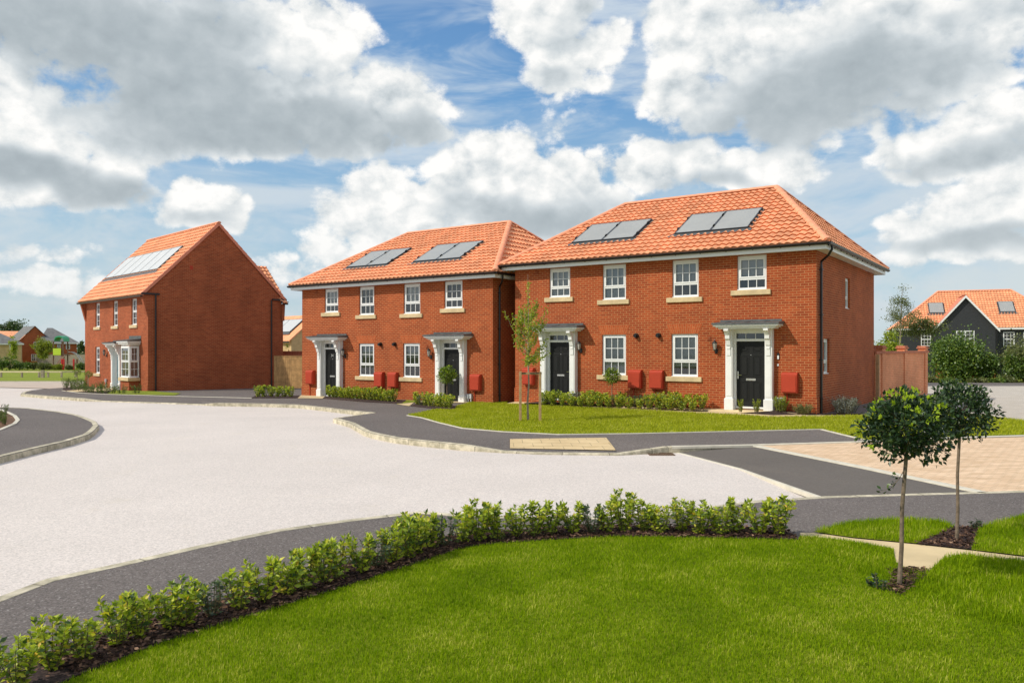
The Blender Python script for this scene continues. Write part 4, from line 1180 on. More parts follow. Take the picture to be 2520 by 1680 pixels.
    # rear wing
    w = MB(); w.box(-4.6, -.02, D, D + .14, -.9, 4.55); w.face([(-.3, D + .14, 4.5), (-4.4, D + .14, 4.5), (-2.3, D + .14, 6.5)]); w.build('rear_wing_wall', M['brick_brown'], h)
    w = MB(); w.prism([(D + .0, 3.55), (D + .0, 4.5), (D + .20, 4.5), (D + .15, 3.55)][::-1], 0, -.06, .12); w.build('corbel', M['brick_brown'], h)
    tiled('rear_wing_roof', h, [(.22, D - .02, 4.60), (.22, D + .28, 4.60), (-2.3, D + .28, 6.85), (-2.3, D - 2.2, 6.85)], M['tile'])
    tiled('rear_wing_roof', h, [(-4.8, D + .28, 4.60), (-4.8, D - .02, 4.60), (-2.3, D - 2.2, 6.85), (-2.3, D + .28, 6.85)], M['tile'])
    w = MB(); gutter(w, (.27, D + .0, 4.56), (.27, D + .28, 4.56), arms=.5); w.build('gutter', M['black'], h)
    return h
H1 = gabled()

# ------------------------------------------------------------------ plants
def unit(v): return v / np.maximum(np.linalg.norm(v, axis=-1, keepdims=True), 1e-9)
LEAF = (np.array([[0, 0, 0], [.45, .23, .07], [1, 0, -.06], [.45, -.23, .07], [.5, 0, 0]], float), [(0, 3, 4), (4, 3, 2), (2, 1, 4), (4, 1, 0)])
DIAM = (np.array([[0, 0, 0], [.5, .32, .05], [1, 0, 0], [.5, -.32, .05]], float), [(0, 3, 2, 1)])
def leaves(name, pos, axis, size, mat, parent=None, tmpl=LEAF, rng=None, wid=1.0, up_bias=.6, mi=None):
    tv, tf = tmpl
    n = len(pos)
    axis = unit(axis)
    rnd = unit(rng.normal(size=(n, 3)) + np.array([0, 0, up_bias * 1.5]))
    side = unit(np.cross(rnd, axis)); nrm = np.cross(axis, side)
    s = size[:, None, None]
    V = pos[:, None, :] + s * (tv[None, :, 0:1] * axis[:, None, :] + tv[None, :, 1:2] * wid * side[:, None, :] + tv[None, :, 2:3] * nrm[:, None, :])
    k = len(tv); base = (np.arange(n) * k)[:, None]
    faces = np.concatenate([base + np.array(f)[None, :] for f in tf]) if len(tf) > 1 else base + np.array(tf[0])[None, :]
    me = np_mesh(name, V.reshape(-1, 3), [faces])
    if mi is not None: me.polygons.foreach_set('material_index', np.tile(mi.astype(np.int32), len(tf)))
    return link_mesh(name, me, mat, parent)

def laurel(seed, h=.46, spread=.22, mat='laurel', leaf=.086, nstem=15, name='laurel_plant'):
    rng = np.random.default_rng(seed); rd = random.Random(seed)
    t = thing(name, None, 'shrub')
    sm = MB(); P, A, S = [], [], []
    for i in range(nstem):
        an = rd.uniform(0, 2 * math.pi); r0 = rd.uniform(0, .05); r1 = rd.uniform(.35, 1) * spread
        hh = h * rd.uniform(.62, 1.08)
        b = Vector((math.cos(an) * r0, math.sin(an) * r0, -.01)); e = Vector((math.cos(an) * r1, math.sin(an) * r1, hh))
        m1 = b.lerp(e, .5) + Vector((math.cos(an) * .03, math.sin(an) * .03, .02))
        path = [b, b.lerp(m1, .5), m1, m1.lerp(e, .55), e]
        sm.tube(path, [.006, .0055, .0045, .0035, .002], 5, caps=False)
        nl = int(hh / .019)
        for k in range(nl):
            u = .05 + .95 * (k + rd.random() * .5) / nl
            q = path[0]; seg = u * 4; ii = min(3, int(seg)); p = path[ii].lerp(path[ii + 1], seg - ii)
            for c in range(1 if u < .8 else 2):
                phi = k * 2.4 + c * 2.2 + rd.uniform(-.3, .3)
                el = rd.uniform(-.15, .65) + (.45 if u > .85 else 0)
                P.append(p); A.append((math.cos(phi) * math.cos(el), math.sin(phi) * math.cos(el), math.sin(el))); S.append(leaf * rd.uniform(.7, 1.15) * (1 if u > .25 else .85) * (.8 if u > .93 else 1))
    sm.build('stems', M['stem'], t)
    leaves('foliage', np.array(P), np.array(A), np.array(S), M[mat], t, rng=rng, wid=1.05)
    return t
def along(pts, step, start=0.0):
    """evenly spaced points on a polyline"""
    out = []; d = start
    for i in range(len(pts) - 1):
        a, b = Vector(pts[i][:2]), Vector(pts[i + 1][:2]); L = (b - a).length
        while d < L: out.append(a.lerp(b, d / L)); d += step
        d -= L
    return out
protos = [laurel(11), laurel(12, h=.43), laurel(13, h=.49), laurel(14, h=.41, spread=.20), laurel(15, h=.40, mat='laurel_dark', leaf=.055, nstem=18)]
used = set()
rd = random.Random(5)
def put_plant(p, z, sc, label, group, k=None):
    k = rd.choice([0, 1, 2, 3, 0, 1, 2, 4]) if k is None else k
    if k not in used: o = protos[k]; used.add(k)
    else: o = copy_tree(protos[k])
    o.location = (p[0], p[1], fall(p[1]) + z); o.rotation_euler = (0, 0, rd.uniform(0, 6.28)); o.scale = (sc, sc, sc * rd.uniform(.92, 1.08))
    o['label'] = label; o['group'] = group; o['category'] = 'shrub'
    return o
mid = offset_line(hed, .19)
for p in along(mid, .195, .05):
    hs = .65 + .12 * min(1, max(0, (p.y - 5.0) / 3.0))
    put_plant((p.x + rd.uniform(-.03, .03), p.y + rd.uniform(-.06, .05)), .02, rd.choice([.84, .92, .96, 1.0, 1.05]) * hs, 'glossy yellow-green laurel in the long low hedge edging the front lawn', 'laurels in the foreground hedge')
for p in along([WL(3.35, .42), WL(8.4, .52), WL(9.15, .62)], .30):
    put_plant((p.x, p.y + rd.uniform(-.05, .05)), .09, rd.uniform(.86, 1.08), 'leafy laurel in the plant bed under the windows of the nearest pair', 'laurels in the nearest house bed')
for p in along([WL(3.5, .85), WL(9.0, .95)], .36):
    put_plant((p.x, p.y + rd.uniform(-.05, .05)), .06, rd.uniform(.80, 1.0), 'leafy laurel in the plant bed under the windows of the nearest pair', 'laurels in the nearest house bed')
for p in along(poly([(812, 977.5), (900, 984), (975, 990)]), .28):
    put_plant((p.x, p.y + rd.uniform(-.05, .05)), .02, rd.uniform(.9, 1.1), 'leafy laurel in the bed under the window of the middle pair', 'laurels in the middle house bed')
for p in along(poly([(1028, 997), (1075, 1001.5), (1112, 1005.5)]), .28):
    put_plant((p.x, p.y), .02, rd.uniform(.85, 1.0), 'leafy laurel in the small bed at the left tip of the middle lawn', 'laurels at the lawn tip')
for p in along(poly([(634, 977), (680, 977.3), (728, 977.6)]), .30):
    put_plant((p.x, p.y), .02, rd.uniform(.95, 1.1), 'leafy laurel in the bed in front of the timber fence', 'laurels before the timber fence')

def bark_chips(name, polyxy, n, z, seed, label):
    rng = np.random.default_rng(seed)
    P = sample_poly(polyxy, n, rng)
    a = rng.uniform(0, 2 * np.pi, len(P))
    pos = np.column_stack([P, fallv(P[:, 1]) + z + rng.uniform(0, .02, len(P))])
    ax = np.column_stack([np.cos(a), np.sin(a), rng.uniform(-.35, .35, len(P))])
    o = leaves(name, pos, ax, rng.uniform(.02, .055, len(P)), M['chip'], None, tmpl=DIAM, rng=rng, wid=.7, up_bias=1.2)
    return tag(o, label, 'mulch', kind='stuff')
def fallv(y): return -0.013 * (np.clip(y, 22.0, 76.0) - 22.0)
def inside(poly_, P):
    x, y = P[:, 0], P[:, 1]; c = np.zeros(len(P), bool); n = len(poly_)
    for i in range(n):
        x1, y1 = poly_[i][:2]; x2, y2 = poly_[(i + 1) % n][:2]
        if y1 == y2: continue
        m = (y1 > y) != (y2 > y)
        c ^= m & (x < (x2 - x1) * (y - y1) / (y2 - y1) + x1)
    return c
def sample_poly(pl, n, rng):
    xs = [p[0] for p in pl]; ys = [p[1] for p in pl]
    P = np.column_stack([rng.uniform(min(xs), max(xs), n), rng.uniform(min(ys), max(ys), n)])
    return P[inside(pl, P)]
def area(pl): return abs(sum(pl[i][0] * pl[(i + 1) % len(pl)][1] - pl[(i + 1) % len(pl)][0] * pl[i][1] for i in range(len(pl)))) / 2
bark_chips('bark_chips', hed[1:] + hed_back[::-1][:-1], 90000, .022, 3, 'dark bark chips spread under the foreground hedge')
bark_chips('bark_chips', T1, 2600, .02, 4, 'bark chips round the foot of the nearest topiary tree')
bark_chips('bark_chips', T2, 2600, .018, 5, 'bark chips round the foot of the second topiary tree')

def grass(name, pl, dens, hgt, wid, mat, seed, label, clip=None, ymin=None, z=.012, lean=.5, tuft=0.0):
    rng = np.random.default_rng(seed)
    xs = [p[0] for p in pl]; ys = [p[1] for p in pl]
    bb = (max(xs) - min(xs)) * (max(ys) - min(ys))
    P = sample_poly(pl, int(bb * dens), rng)
    v = np.abs(P[:, 0]) < P[:, 1] * .70 + 3.5         # what the site shows from the path side
    v &= P[:, 1] > (ymin if ymin is not None else 2.8)
    P = P[v]
    if clip is not None: P = P[clip(P, rng)]
    n = len(P)
    wob = np.sin(P[:, 0] * 2.1 + 1.3 * np.sin(P[:, 1] * 1.7)) * np.cos(P[:, 1] * 2.6 + P[:, 0]) 
    H = hgt * rng.uniform(.55, 1.25, n) * (1 + .15 * wob)
    a = rng.uniform(0, 2 * np.pi, n)
    ld = np.column_stack([np.cos(a), np.sin(a)]) * (np.abs(rng.normal(0, lean, n)) * H)[:, None] + np.array([.04, .0]) * H[:, None]
    b = a + np.pi / 2 + rng.normal(0, .4, n)
    w = wid * rng.uniform(.7, 1.3, n)
    s = np.column_stack([np.cos(b), np.sin(b)]) * w[:, None] * .5
    z0 = fallv(P[:, 1]) + z
    V = np.zeros((n, 5, 3))
    V[:, 0, :2] = P - s; V[:, 1, :2] = P + s; V[:, 0, 2] = V[:, 1, 2] = z0
    V[:, 2, :2] = P + ld * .35 + s * .8; V[:, 3, :2] = P + ld * .35 - s * .8; V[:, 2, 2] = V[:, 3, 2] = z0 + H * .6
    V[:, 4, :2] = P + ld; V[:, 4, 2] = z0 + H * (1 - .25 * np.clip(np.linalg.norm(ld, axis=1) / H, 0, 1.5))
    base = (np.arange(n) * 5)[:, None]
    me = np_mesh(name, V.reshape(-1, 3), [base + np.array([[0, 1, 2, 3]]), base + np.array([[3, 2, 4]])])
    o = link_mesh(name, me, M[mat])
    return tag(o, label, 'grass', kind='stuff')
def near_density(P, rng):                            # thinner further off
    return rng.uniform(0, 1, len(P)) < np.clip((7.2 / np.maximum(P[:, 1], 3.4)) ** 2, .30, 1)
l2g = hed + pn + [(9, 6.4), (9, 3), (-9, 3)]
hedge_strip = hed + hed_back[::-1]
grass('lawn_grass', l2g, 11000, .031, .0036, 'blade', 21, 'thick green front lawn inside the low hedge', clip=near_density)
# longer grass at the right, hanging over the path
grass('long_grass', poly([(1990, 1326), (2110, 1341), (2195, 1358), (2200, 1392), (2190, 1440), (2060, 1400)]), 3200, .060, .004, 'blade', 22, 'longer grass hanging over the cream path', lean=.5)
grass('long_grass', poly([(2289, 1409), (2322, 1378), (2367, 1368), (2520, 1387), (2560, 1560), (2260, 1500), (2250, 1430)]), 3200, .070, .004, 'blade', 23, 'longer grass on the near side of the cream path', lean=.5)
grass('lawn_grass', L3, 6500, .055, .004, 'blade', 24, 'small island of grass between the cream path and the pavement')
grass('lawn_grass', L4, 6000, .055, .004, 'blade', 25, 'grass at the right edge beside the bark pit')
grass('lawn_grass', lm, 900, .055, .011, 'blade_mid', 26, 'mown lawn before the nearest brick houses', ymin=15)

def topiary(label, base, top, rx, rz, cz, seed, nleaf, leaf, mats=('bay', 'bay_tip'), tipn=90, bark='bark', r0=.017, lean=(0, 0), group=None, tipside=0.0):
    rng = np.random.default_rng(seed)
    t = thing('topiary_tree', label, 'tree', (base[0], base[1], base[2]), group=group)
    m = MB()
    L = Vector((lean[0], lean[1], 0))
    pts = [Vector((0, 0, -.03)), Vector((.006, 0, cz * .25)) + L * .25, Vector((-.004, .004, cz * .5)) + L * .5, Vector((.005, 0, cz * .78)) + L * .8, Vector((0, 0, cz)) + L]
    m.tube(pts, [r0 * 1.25, r0 * 1.05, r0, r0 * .95, r0 * .7], 9)
    rd_ = random.Random(seed)
    for i in range(14):
        an = rd_.uniform(0, 6.28); e = pts[4] + Vector((math.cos(an) * rx * .7, math.sin(an) * rx * .7, rd_.uniform(-.5, .7) * rz))
        s0 = pts[3].lerp(pts[4], rd_.random()); m.tube([s0, s0.lerp(e, .5) + Vector((0, 0, .02)), e], [r0 * .4, r0 * .28, r0 * .12], 5, caps=False)
    m.build('trunk', M[bark], t)
    d = unit(rng.normal(size=(nleaf, 3)))
    lump = 1 + .26 * np.sin(d[:, 0] * 5 + seed) * np.cos(d[:, 2] * 4.3 + d[:, 1] * 5) + .06 * np.sin(d[:, 1] * 11)
    r = (rng.uniform(.12, 1, nleaf) ** .42) * lump
    pos = np.array(pts[4])[None] + d * r[:, None] * np.array([rx, rx, rz])
    pos[:, 2] = np.maximum(pos[:, 2], cz - rz * 1.05)
    ax = unit(d * .8 + rng.normal(size=(nleaf, 3)) * .65 + np.array([0, 0, .25]))
    P_, A_, S_, I_ = [pos], [ax], [leaf * rng.uniform(.7, 1.2, nleaf)], [np.zeros(nleaf)]
    if tipn:
        k = max(1, tipn // 9)
        c = unit(rng.normal(size=(k, 3)) + np.array([tipside, -.4, 1.1]))
        cp = np.array(pts[4])[None] + c * np.array([rx, rx, rz]) * rng.uniform(.95, 1.1, k)[:, None]
        pos = np.repeat(cp, 9, 0) + rng.normal(0, .008, (k * 9, 3)); ax = np.repeat(c, 9, 0) + rng.normal(0, .55, (k * 9, 3))
        P_.append(pos); A_.append(ax); S_.append(leaf * rng.uniform(.6, .95, k * 9)); I_.append(np.ones(k * 9))
    leaves('crown', np.concatenate(P_), np.concatenate(A_), np.concatenate(S_), [M[mats[0]], M[mats[1]]], t, rng=rng, wid=1.2, up_bias=.5, mi=np.concatenate(I_))
    return t
b1 = at(2212, 1447); b2 = at(2354, 1330)
TP1 = topiary('topiary tree with lime new shoots, nearest to the camera beside the cream path', b1, None, .345, .275, 1.325, 31, 3700, .048, tipn=300, lean=(.065, 0), r0=.016, tipside=-.6)
TP2 = topiary('dark topiary tree just behind the nearest one, standing in a bark pit', b2, None, .315, .28, 1.33, 32, 3300, .047, tipn=36, lean=(.03, 0), r0=.015)
# the low sprig on the nearest trunk
rng = np.random.default_rng(77)
sp = MB(); sp.tube([(.05, 0, .98), (.0, -.01, .90), (-.08, -.02, .82), (-.16, -.03, .80)], [.004, .003, .002, .001], 5); spo = sp.build('low_sprig', M['bark'], TP1)
u = rng.uniform(.15, 1, 22)[:, None]
pp = np.array([.05, 0, .98]) * (1 - u) + np.array([-.16, -.03, .78]) * u + rng.normal(0, .018, (22, 3))
leaves('sprig_leaves', pp, rng.normal(size=(22, 3)), rng.uniform(.035, .05, 22), M['bay'], spo, rng=rng, wid=1.2)
pos = at(901, 966); topiary('small round topiary on a thin stem before the window of the middle pair', (pos[0], pos[1] + 1.0, pos[2]), None, .25, .30, 1.28, 33, 1500, .055, mats=('bay_mid', 'bay_tip'), tipn=20, bark='bark_pale', r0=.016)
pos = at(1100, 990); topiary('ball topiary before the right door of the middle pair', (pos[0], pos[1], pos[2]), None, .33, .32, 1.05, 34, 1900, .065, mats=('bay_mid', 'bay_tip'), tipn=150, r0=.018)
pos = WL(6.35, .75); topiary('ball topiary rising from the long bed of the nearest pair', (pos[0], pos[1], .05), None, .27, .26, .98, 35, 1500, .055, mats=('bay_mid', 'bay_tip'), tipn=90, r0=.014)
for px, by, cy, r, lb in ((190, 951, 915.5, .20, 'left of two small ball topiaries by the gabled house, standing clear of its wall'), (217, 958, 921, .19, 'right of two small ball topiaries, in front of the gabled house wall')):
    p = at(px, by); topiary(lb, p, None, r * 1.15, r, (by - cy) / F * p.y, int(px), 380, .055, mats=('bay_mid', 'bay_tip'), tipn=18, bark='bark_pale', r0=.02)

def low_plant(name, label, p, z, h, spread, mat, n, leaf, seed, group=None, upright=1.0, cat='shrub'):
    rng = np.random.default_rng(seed)
    t = thing(name, label, cat, (p[0], p[1], fall(p[1]) + z), group=group)
    ns = max(6, n // 22); m = MB(); P, A = [], []
    for i in range(ns):
        an = rng.uniform(0, 2 * np.pi); r = rng.uniform(.0, 1) ** .6
        b = np.array([np.cos(an) * r * spread * .5, np.sin(an) * r * spread * .5, -.01])
        e = np.array([np.cos(an) * r * spread, np.sin(an) * r * spread, h * rng.uniform(.6, 1.05) * (1 - .35 * r * (1 - upright * .5))])
        m.tube([b, (b + e) / 2 + np.array([0, 0, .01]), e], [.005, .004, .002], 4, caps=False)
        k = n // ns; u = rng.uniform(.1, 1, k)[:, None]
        P.append(b * (1 - u) + e * u); aa = rng.uniform(0, 2 * np.pi, k)
        A.append(np.column_stack([np.cos(aa), np.sin(aa), rng.uniform(.1, 1.0, k) * upright]))
    m.build('stems', M['stem'], t)
    P = np.concatenate(P); A = np.concatenate(A)
    leaves('foliage', P, A, leaf * rng.uniform(.7, 1.2, len(P)), M[mat], t, rng=rng, wid=.5 if mat in ('silver', 'bush') else .9)
    return t
low_plant('lavender_bush', 'silvery grey bush at the side of the nearest pair, just past the drainpipe', WL(-.55, -.9), .02, .56, .46, 'silver', 2600, .06, 41)
low_plant('lavender_bush', 'smaller grey-green bush behind the silvery one along the side wall', WL(-.5, -2.0), .0, .5, .42, 'silver', 2000, .06, 42)
low_plant('low_shrub', 'rounded dull green shrub left of the corner drainpipe', WL(.28, .35), .06, .32, .34, 'olive', 1500, .045, 43)
low_plant('rosemary_bush', 'upright green rosemary below the red meter box right of the door', WL(.95, .32), .09, .46, .26, 'young', 1100, .055, 44, upright=1.6)
low_plant('rosemary_bush', 'small upright sprig before the door, left of the two', WL(1.95, .95), .09, .38, .12, 'young', 380, .05, 45, upright=1.8)
low_plant('rosemary_bush', 'small upright sprig before the right pilaster', WL(1.50, .85), .09, .38, .12, 'young', 380, .05, 46, upright=1.8)
low_plant('dark_seedling', 'small dark green plant in the grass at the foot of the nearest topiary', at(2165, 1452), .0, .14, .10, 'bay', 160, .035, 47)
low_plant('dark_seedling', 'small dark plant beside the bark pit of the second topiary', at(2405, 1304), .0, .13, .10, 'bay', 160, .035, 48)
hp = [(163, 956), (176, 958.5), (190, 961), (205, 963.5), (215, 966), (228, 967), (242, 968.3), (257, 969.3), (272, 968.5), (168, 952.5), (183, 954), (196, 956), (206, 955), (300, 968.5), (333, 969), (250, 958)]
for i, (x, y) in enumerate(hp):
    p = at(x, y); low_plant('hebe_shrub', 'dark green upright shrub in the bed before the gabled house', p, .01, .62 if x < 215 else .45, .34, 'bush', 260, .09, 60 + i, group='shrubs before the gabled house', upright=1.4)
for i, (x, y) in enumerate([(0, 1040), (-14, 1030), (12, 1046), (-30, 1050), (6, 1024)]):
    p = at(x, y); low_plant('island_shrub', 'small green shrub in the bare soil bed at the left edge', p, .01, .36, .20, 'bush', 200, .06, 90 + i, group='shrubs in the left island bed', upright=1.3)

def tree(name, label, base, trunk_h, crown_c, crown_r, nclump, nleaf, leaf, leafmat, bark, r0, seed, tmpl=DIAM, clump=.35, top=None, group=None, cat='tree', limbs=12, shell=.55, zig=0.0, flat_bottom=None):
    rng = np.random.default_rng(seed)
    t = thing(name, label, cat, base, group=group)
    c = np.array(crown_c, float); rr = np.array(crown_r, float)
    m = MB()
    topz = top if top else c[2] + rr[2] * .8
    pts = []
    for k in range(6):
        u = k / 5; pts.append(Vector((c[0] * u + rng.normal(0, zig) * (0 < k < 5), c[1] * u + rng.normal(0, zig) * (0 < k < 5), -.1 + (topz + .1) * u)))
    m.tube(pts, [r0 * (1 - .85 * k / 5) for k in range(6)], 8)
    d = unit(rng.normal(size=(nclump, 3)))
    cc = c + d * rr * (rng.uniform(shell, 1.0, nclump)[:, None]) * (1 + .12 * np.sin(d[:, :1] * 6 + seed))
    if flat_bottom is not None: cc[:, 2] = np.maximum(cc[:, 2], flat_bottom)
    for i in range(min(limbs, nclump)):
        e = Vector(cc[i]); zz = min(topz * .92, max(trunk_h * .8, e.z - np.linalg.norm([e.x - c[0], e.y - c[1]]) * .8))
        s0 = Vector((c[0] * zz / topz, c[1] * zz / topz, zz)); md = s0.lerp(e, .5) + Vector((0, 0, -.06 * (e - s0).length))
        rb = r0 * .38 * (1 - .5 * zz / topz)
        m.tube([s0, md, e], [rb, rb * .6, rb * .2], 5, caps=False)
    m.build('trunk', M[bark], t)
    k = nleaf // nclump
    cs = clump * rng.uniform(.6, 1.3, nclump)
    pos = np.repeat(cc, k, 0) + rng.normal(size=(nclump * k, 3)) * np.repeat(cs, k)[:, None] * np.array([.55, .55, .42])
    ax = unit(pos - c) * .5 + rng.normal(size=pos.shape) * .6
    leaves('crown', pos, ax, leaf * rng.uniform(.6, 1.3, len(pos)), M[leafmat], t, tmpl=tmpl, rng=rng, wid=1.1)
    return t

# staked young tree on the middle lawn
bt = at(1300, 1036)
def young_tree():
    rng = np.random.default_rng(51)
    t = thing('young_tree', 'young staked tree with thin airy crown on the middle lawn', 'tree', bt)
    m = MB(); m.tube([(0, 0, -.05), (-.02, 0, .5), (.015, 0, 1.0), (0, 0, 1.6), (.0, 0, 2.4), (.01, 0, 3.3)], [.035, .028, .024, .022, .016, .006], 8)
    P, A = [], []
    for i in range(42):
        z0 = 1.45 + 1.3 * rng.random(); an = rng.uniform(0, 2 * np.pi); L = rng.uniform(.55, 1.15) * (1.15 - .3 * (z0 - 1.45))
        out = min(.64, L * .62) * rng.uniform(.5, 1); up = L * rng.uniform(.5, .95) if z0 > 1.7 else L * rng.uniform(-.05, .75)
        b = np.array([0, 0, z0]); e = np.array([np.cos(an) * out, np.sin(an) * out, z0 + up]); md = (b + e) / 2 + np.array([np.cos(an), np.sin(an), -.4]) * .10
        m.tube([b, md, e], [.009, .006, .002], 5, caps=False)
        k = 62; u = rng.uniform(.28, 1.05, k)[:, None]; q = b * (1 - u) ** 2 + 2 * u * (1 - u) * md + e * u ** 2 + rng.normal(0, .035, (k, 3))
        P.append(q); A.append(rng.normal(size=(k, 3)))
    m.tube([(.0, 0, 3.2), (-.01, 0, 3.95)], [.007, .004], 5)
    u = rng.uniform(0, 1, 90)[:, None]; P.append(np.array([0, 0, 2.9]) * (1 - u) + np.array([0, 0, 3.8]) * u + rng.normal(0, .025, (90, 3))); A.append(rng.normal(size=(90, 3)))
    m.build('trunk', M['bark_pale'], t)
    P = np.concatenate(P); A = np.concatenate(A)
    leaves('crown', P, A, .066 * rng.uniform(.6, 1.2, len(P)), M['young'], t, rng=rng, wid=1.5)
    s = thing('tree_stake', 'two timber posts with a crossbar holding the young tree', 'stake', bt)
    for x in (-.215, .315):
        q = MB(); q.box(x - .035, x + .035, -.15, -.08, -.2, 1.335, bev=.006); q.build('post', M['wood_pale'], s)
    q = MB(); q.box(-.25, .36, -.078, -.045, 1.255, 1.315, bev=.005); q.build('crossbar', M['wood_pale'], s)
    q = MB(); q.tube([(-.2, -.10, 1.30), (0, -.055, 1.30), (.06, 0.03, 1.30), (0, .05, 1.30), (-.04, .0, 1.30), (.06, -.09, 1.295), (.32, -.11, 1.29)], .013, 5); q.build('tie', M['black'], s)
young_tree()

# ------------------------------------------------------------------ things between and behind the houses
def fence_panels(name, label, a, b, z0, z1, mat, board=.125, cat='fence', posts=1.8, postmat=None, gap=.004):
    a, b = Vector(a[:2]), Vector(b[:2]); L = (b - a).length; ang = math.atan2(b.y - a.y, b.x - a.x)
    t = thing(name, label, cat, (a.x, a.y, fall(a.y)), ang)
    m = MB(); n = int(L / board); rr = random.Random(3)
    for i in range(n):
        m.box(i * board + gap, (i + 1) * board - gap, rr.uniform(-.012, -.004), .012, z0, z1 + rr.uniform(-.006, .006))
    m.build('boards', M[mat], t)
    r = MB()
    for z in (z0 + .2, (z0 + z1) / 2, z1 - .2): r.box(0, L, .013, .06, z - .04, z + .04)
    r.build('rails', M[mat], t)
    for i in range(int(L / posts) + 1):
        x = min(i * posts, L); p = MB(); p.box(x - .05, x + .05, .0125, .11, -.3, z1 + .03); p.build('post', M[postmat or mat], t)
    cp = MB(); cp.box(0, L, -.03, .05, z1 + .007, z1 + .035); cp.build('capping', M[mat], t)
    return t
fa, fb = at(676, 957), at(749, 957.5)
fence_panels('timber_fence', 'brown vertical board fence closing the gap beside the gabled house', fa, fb, .06, 1.80, 'wood')
g1 = MB(); pa_, pb_ = atY(690, 870, 47), atY(752, 870, 47)
g1.box(pa_.x, pb_.x + 1, 47, 47.25, -.6, 1.72); g1.box(pa_.x - .02, pb_.x + 1, 46.95, 47.3, 1.722, 1.80)
tag(g1.build('garden_wall', M['coping']), 'dark red garden wall seen over the timber fence', 'wall')

def garden_wall():
    t = thing('garden_wall', 'red brick garden wall, painted sunlit, with raised piers behind the nearest pair', 'wall', (14.25, 30.75, -.35), R(-40.6))
    m = MB(); m.box(-.215, 0, 0, 8.25, -.2, 2.10); m.build('brickwork', M['brick_wall'], t)
    m = MB(); m.box(-.27, .055, -.03, 8.30, 2.102, 2.20); m.build('coping', M['coping'], t)
    for y in (1.0, 4.3, 7.85):
        m = MB(); m.box(-.28, .045, y - .22, y + .22, -.2, 2.30); m.build('pier', M['brick_wall'], t)
        m = MB(); m.box(-.33, .09, y - .28, y + .28, 2.302, 2.36); m.box(-.29, .05, y - .24, y + .24, 2.361, 2.43); m.build('pier_cap', M['coping'], t)
    return t
garden_wall()
m = MB(); m.box(-.06, .06, -.06, .06, -.6, 1.82, bev=.01); gp = m.build('gate_post', M['wood_pale']); gp.location = (14.18, 30.42, -.1); gp.rotation_euler = (0, 0, R(-35)); tag(gp, 'pale timber gate post between the nearest house and the garden wall', 'post')

def loc_on(px, py, O, ang, yo=0.0):                # where a surveyed point falls on a facade: local x and height
    n = Vector((-math.sin(ang), math.cos(ang), 0)); d = Vector(((px - CX) / F, 1, (HY - py) / F)); C0 = Vector((0, 0, CAMH))
    P = O + n * yo; tt = (P - C0).dot(n) / d.dot(n); q = C0 + d * tt - O
    return q.x * math.cos(ang) + q.y * math.sin(ang), q.z

def far_window(par, x0, x1, z0, z1, y, cols=3, rows=2, lights=1):
    f = MB(); w = .07
    f.box(x0, x1, y - .05, y - .002, z0, z0 + w); f.box(x0, x1, y - .05, y - .002, z1 - w, z1); f.box(x0, x0 + w, y - .05, y - .002, z0 + w, z1 - w); f.box(x1 - w, x1, y - .05, y - .002, z0 + w, z1 - w)
    zm = (z0 + z1) / 2; f.box(x0 + w, x1 - w, y - .049, y - .002, zm - .04, zm + .04)
    for l in range(1, lights): xm = x0 + (x1 - x0) * l / lights; f.box(xm - .05, xm + .05, y - .048, y - .002, z0 + w, z1 - w)
    nb = cols * lights
    for k in range(1, nb): xm = x0 + (x1 - x0) * k / nb; f.box(xm - .014, xm + .014, y - .035, y - .015, z0 + w, z1 - w)
    for a in (z0, zm):
        for k in range(1, rows): zz = a + (zm - z0) * k / rows; f.box(x0 + w, x1 - w, y - .034, y - .016, zz - .014, zz + .014)
    o = f.build('window', M['white'], par)
    g = MB(); g.face([(x0 + w, y - .012, z0 + w), (x1 - w, y - .012, z0 + w), (x1 - w, y - .012, z1 - w), (x0 + w, y - .012, z1 - w)]); g.build('pane', M['darkglass'], o)
M['darkglass'] = simple('dark_far_glass', (.035, .032, .03), .12, 0, spec=.6)

def hip_roof(par, x0, x1, y0, y1, ze, zr, hl, hr, mat, o=.35, tiles=True, caps=True):
    """hipped roof; hl, hr = how far the ridge ends stand in from the sides"""
    ym = (y0 + y1) / 2
    E = [(x0 - o, y0 - o, ze), (x1 + o, y0 - o, ze), (x1 + o, y1 + o, ze), (x0 - o, y1 + o, ze)]; A = (x0 + hl, ym, zr); B = (x1 - hr, ym, zr)
    if tiles: tiled('roof', par, [E[0], E[1], B, A], M[mat], ns=4)
    m = MB()
    if not tiles: m.face([E[0], E[1], B, A])
    m.face([E[1], E[2], B]); m.face([E[2], E[3], A, B]); m.face([E[3], E[0], A]); m.face([E[3], E[2], E[1], E[0]])
    m.build('roof_side', M[mat], par)
    if caps:
        c = MB(); cap_tiles(c, A, B, r=.13)
        for a, b in ((E[1], B), (E[0], A)): cap_tiles(c, a, b, r=.12)
        c.build('ridge_tiles', M['tile_ridge'] if mat == 'tile' else M['lead'], par)
    f = MB(); f.box(x0 - o, x1 + o, y0 - o - .02, y0 - o, ze - .18, ze - .01); f.build('fascia', M['white'], par)

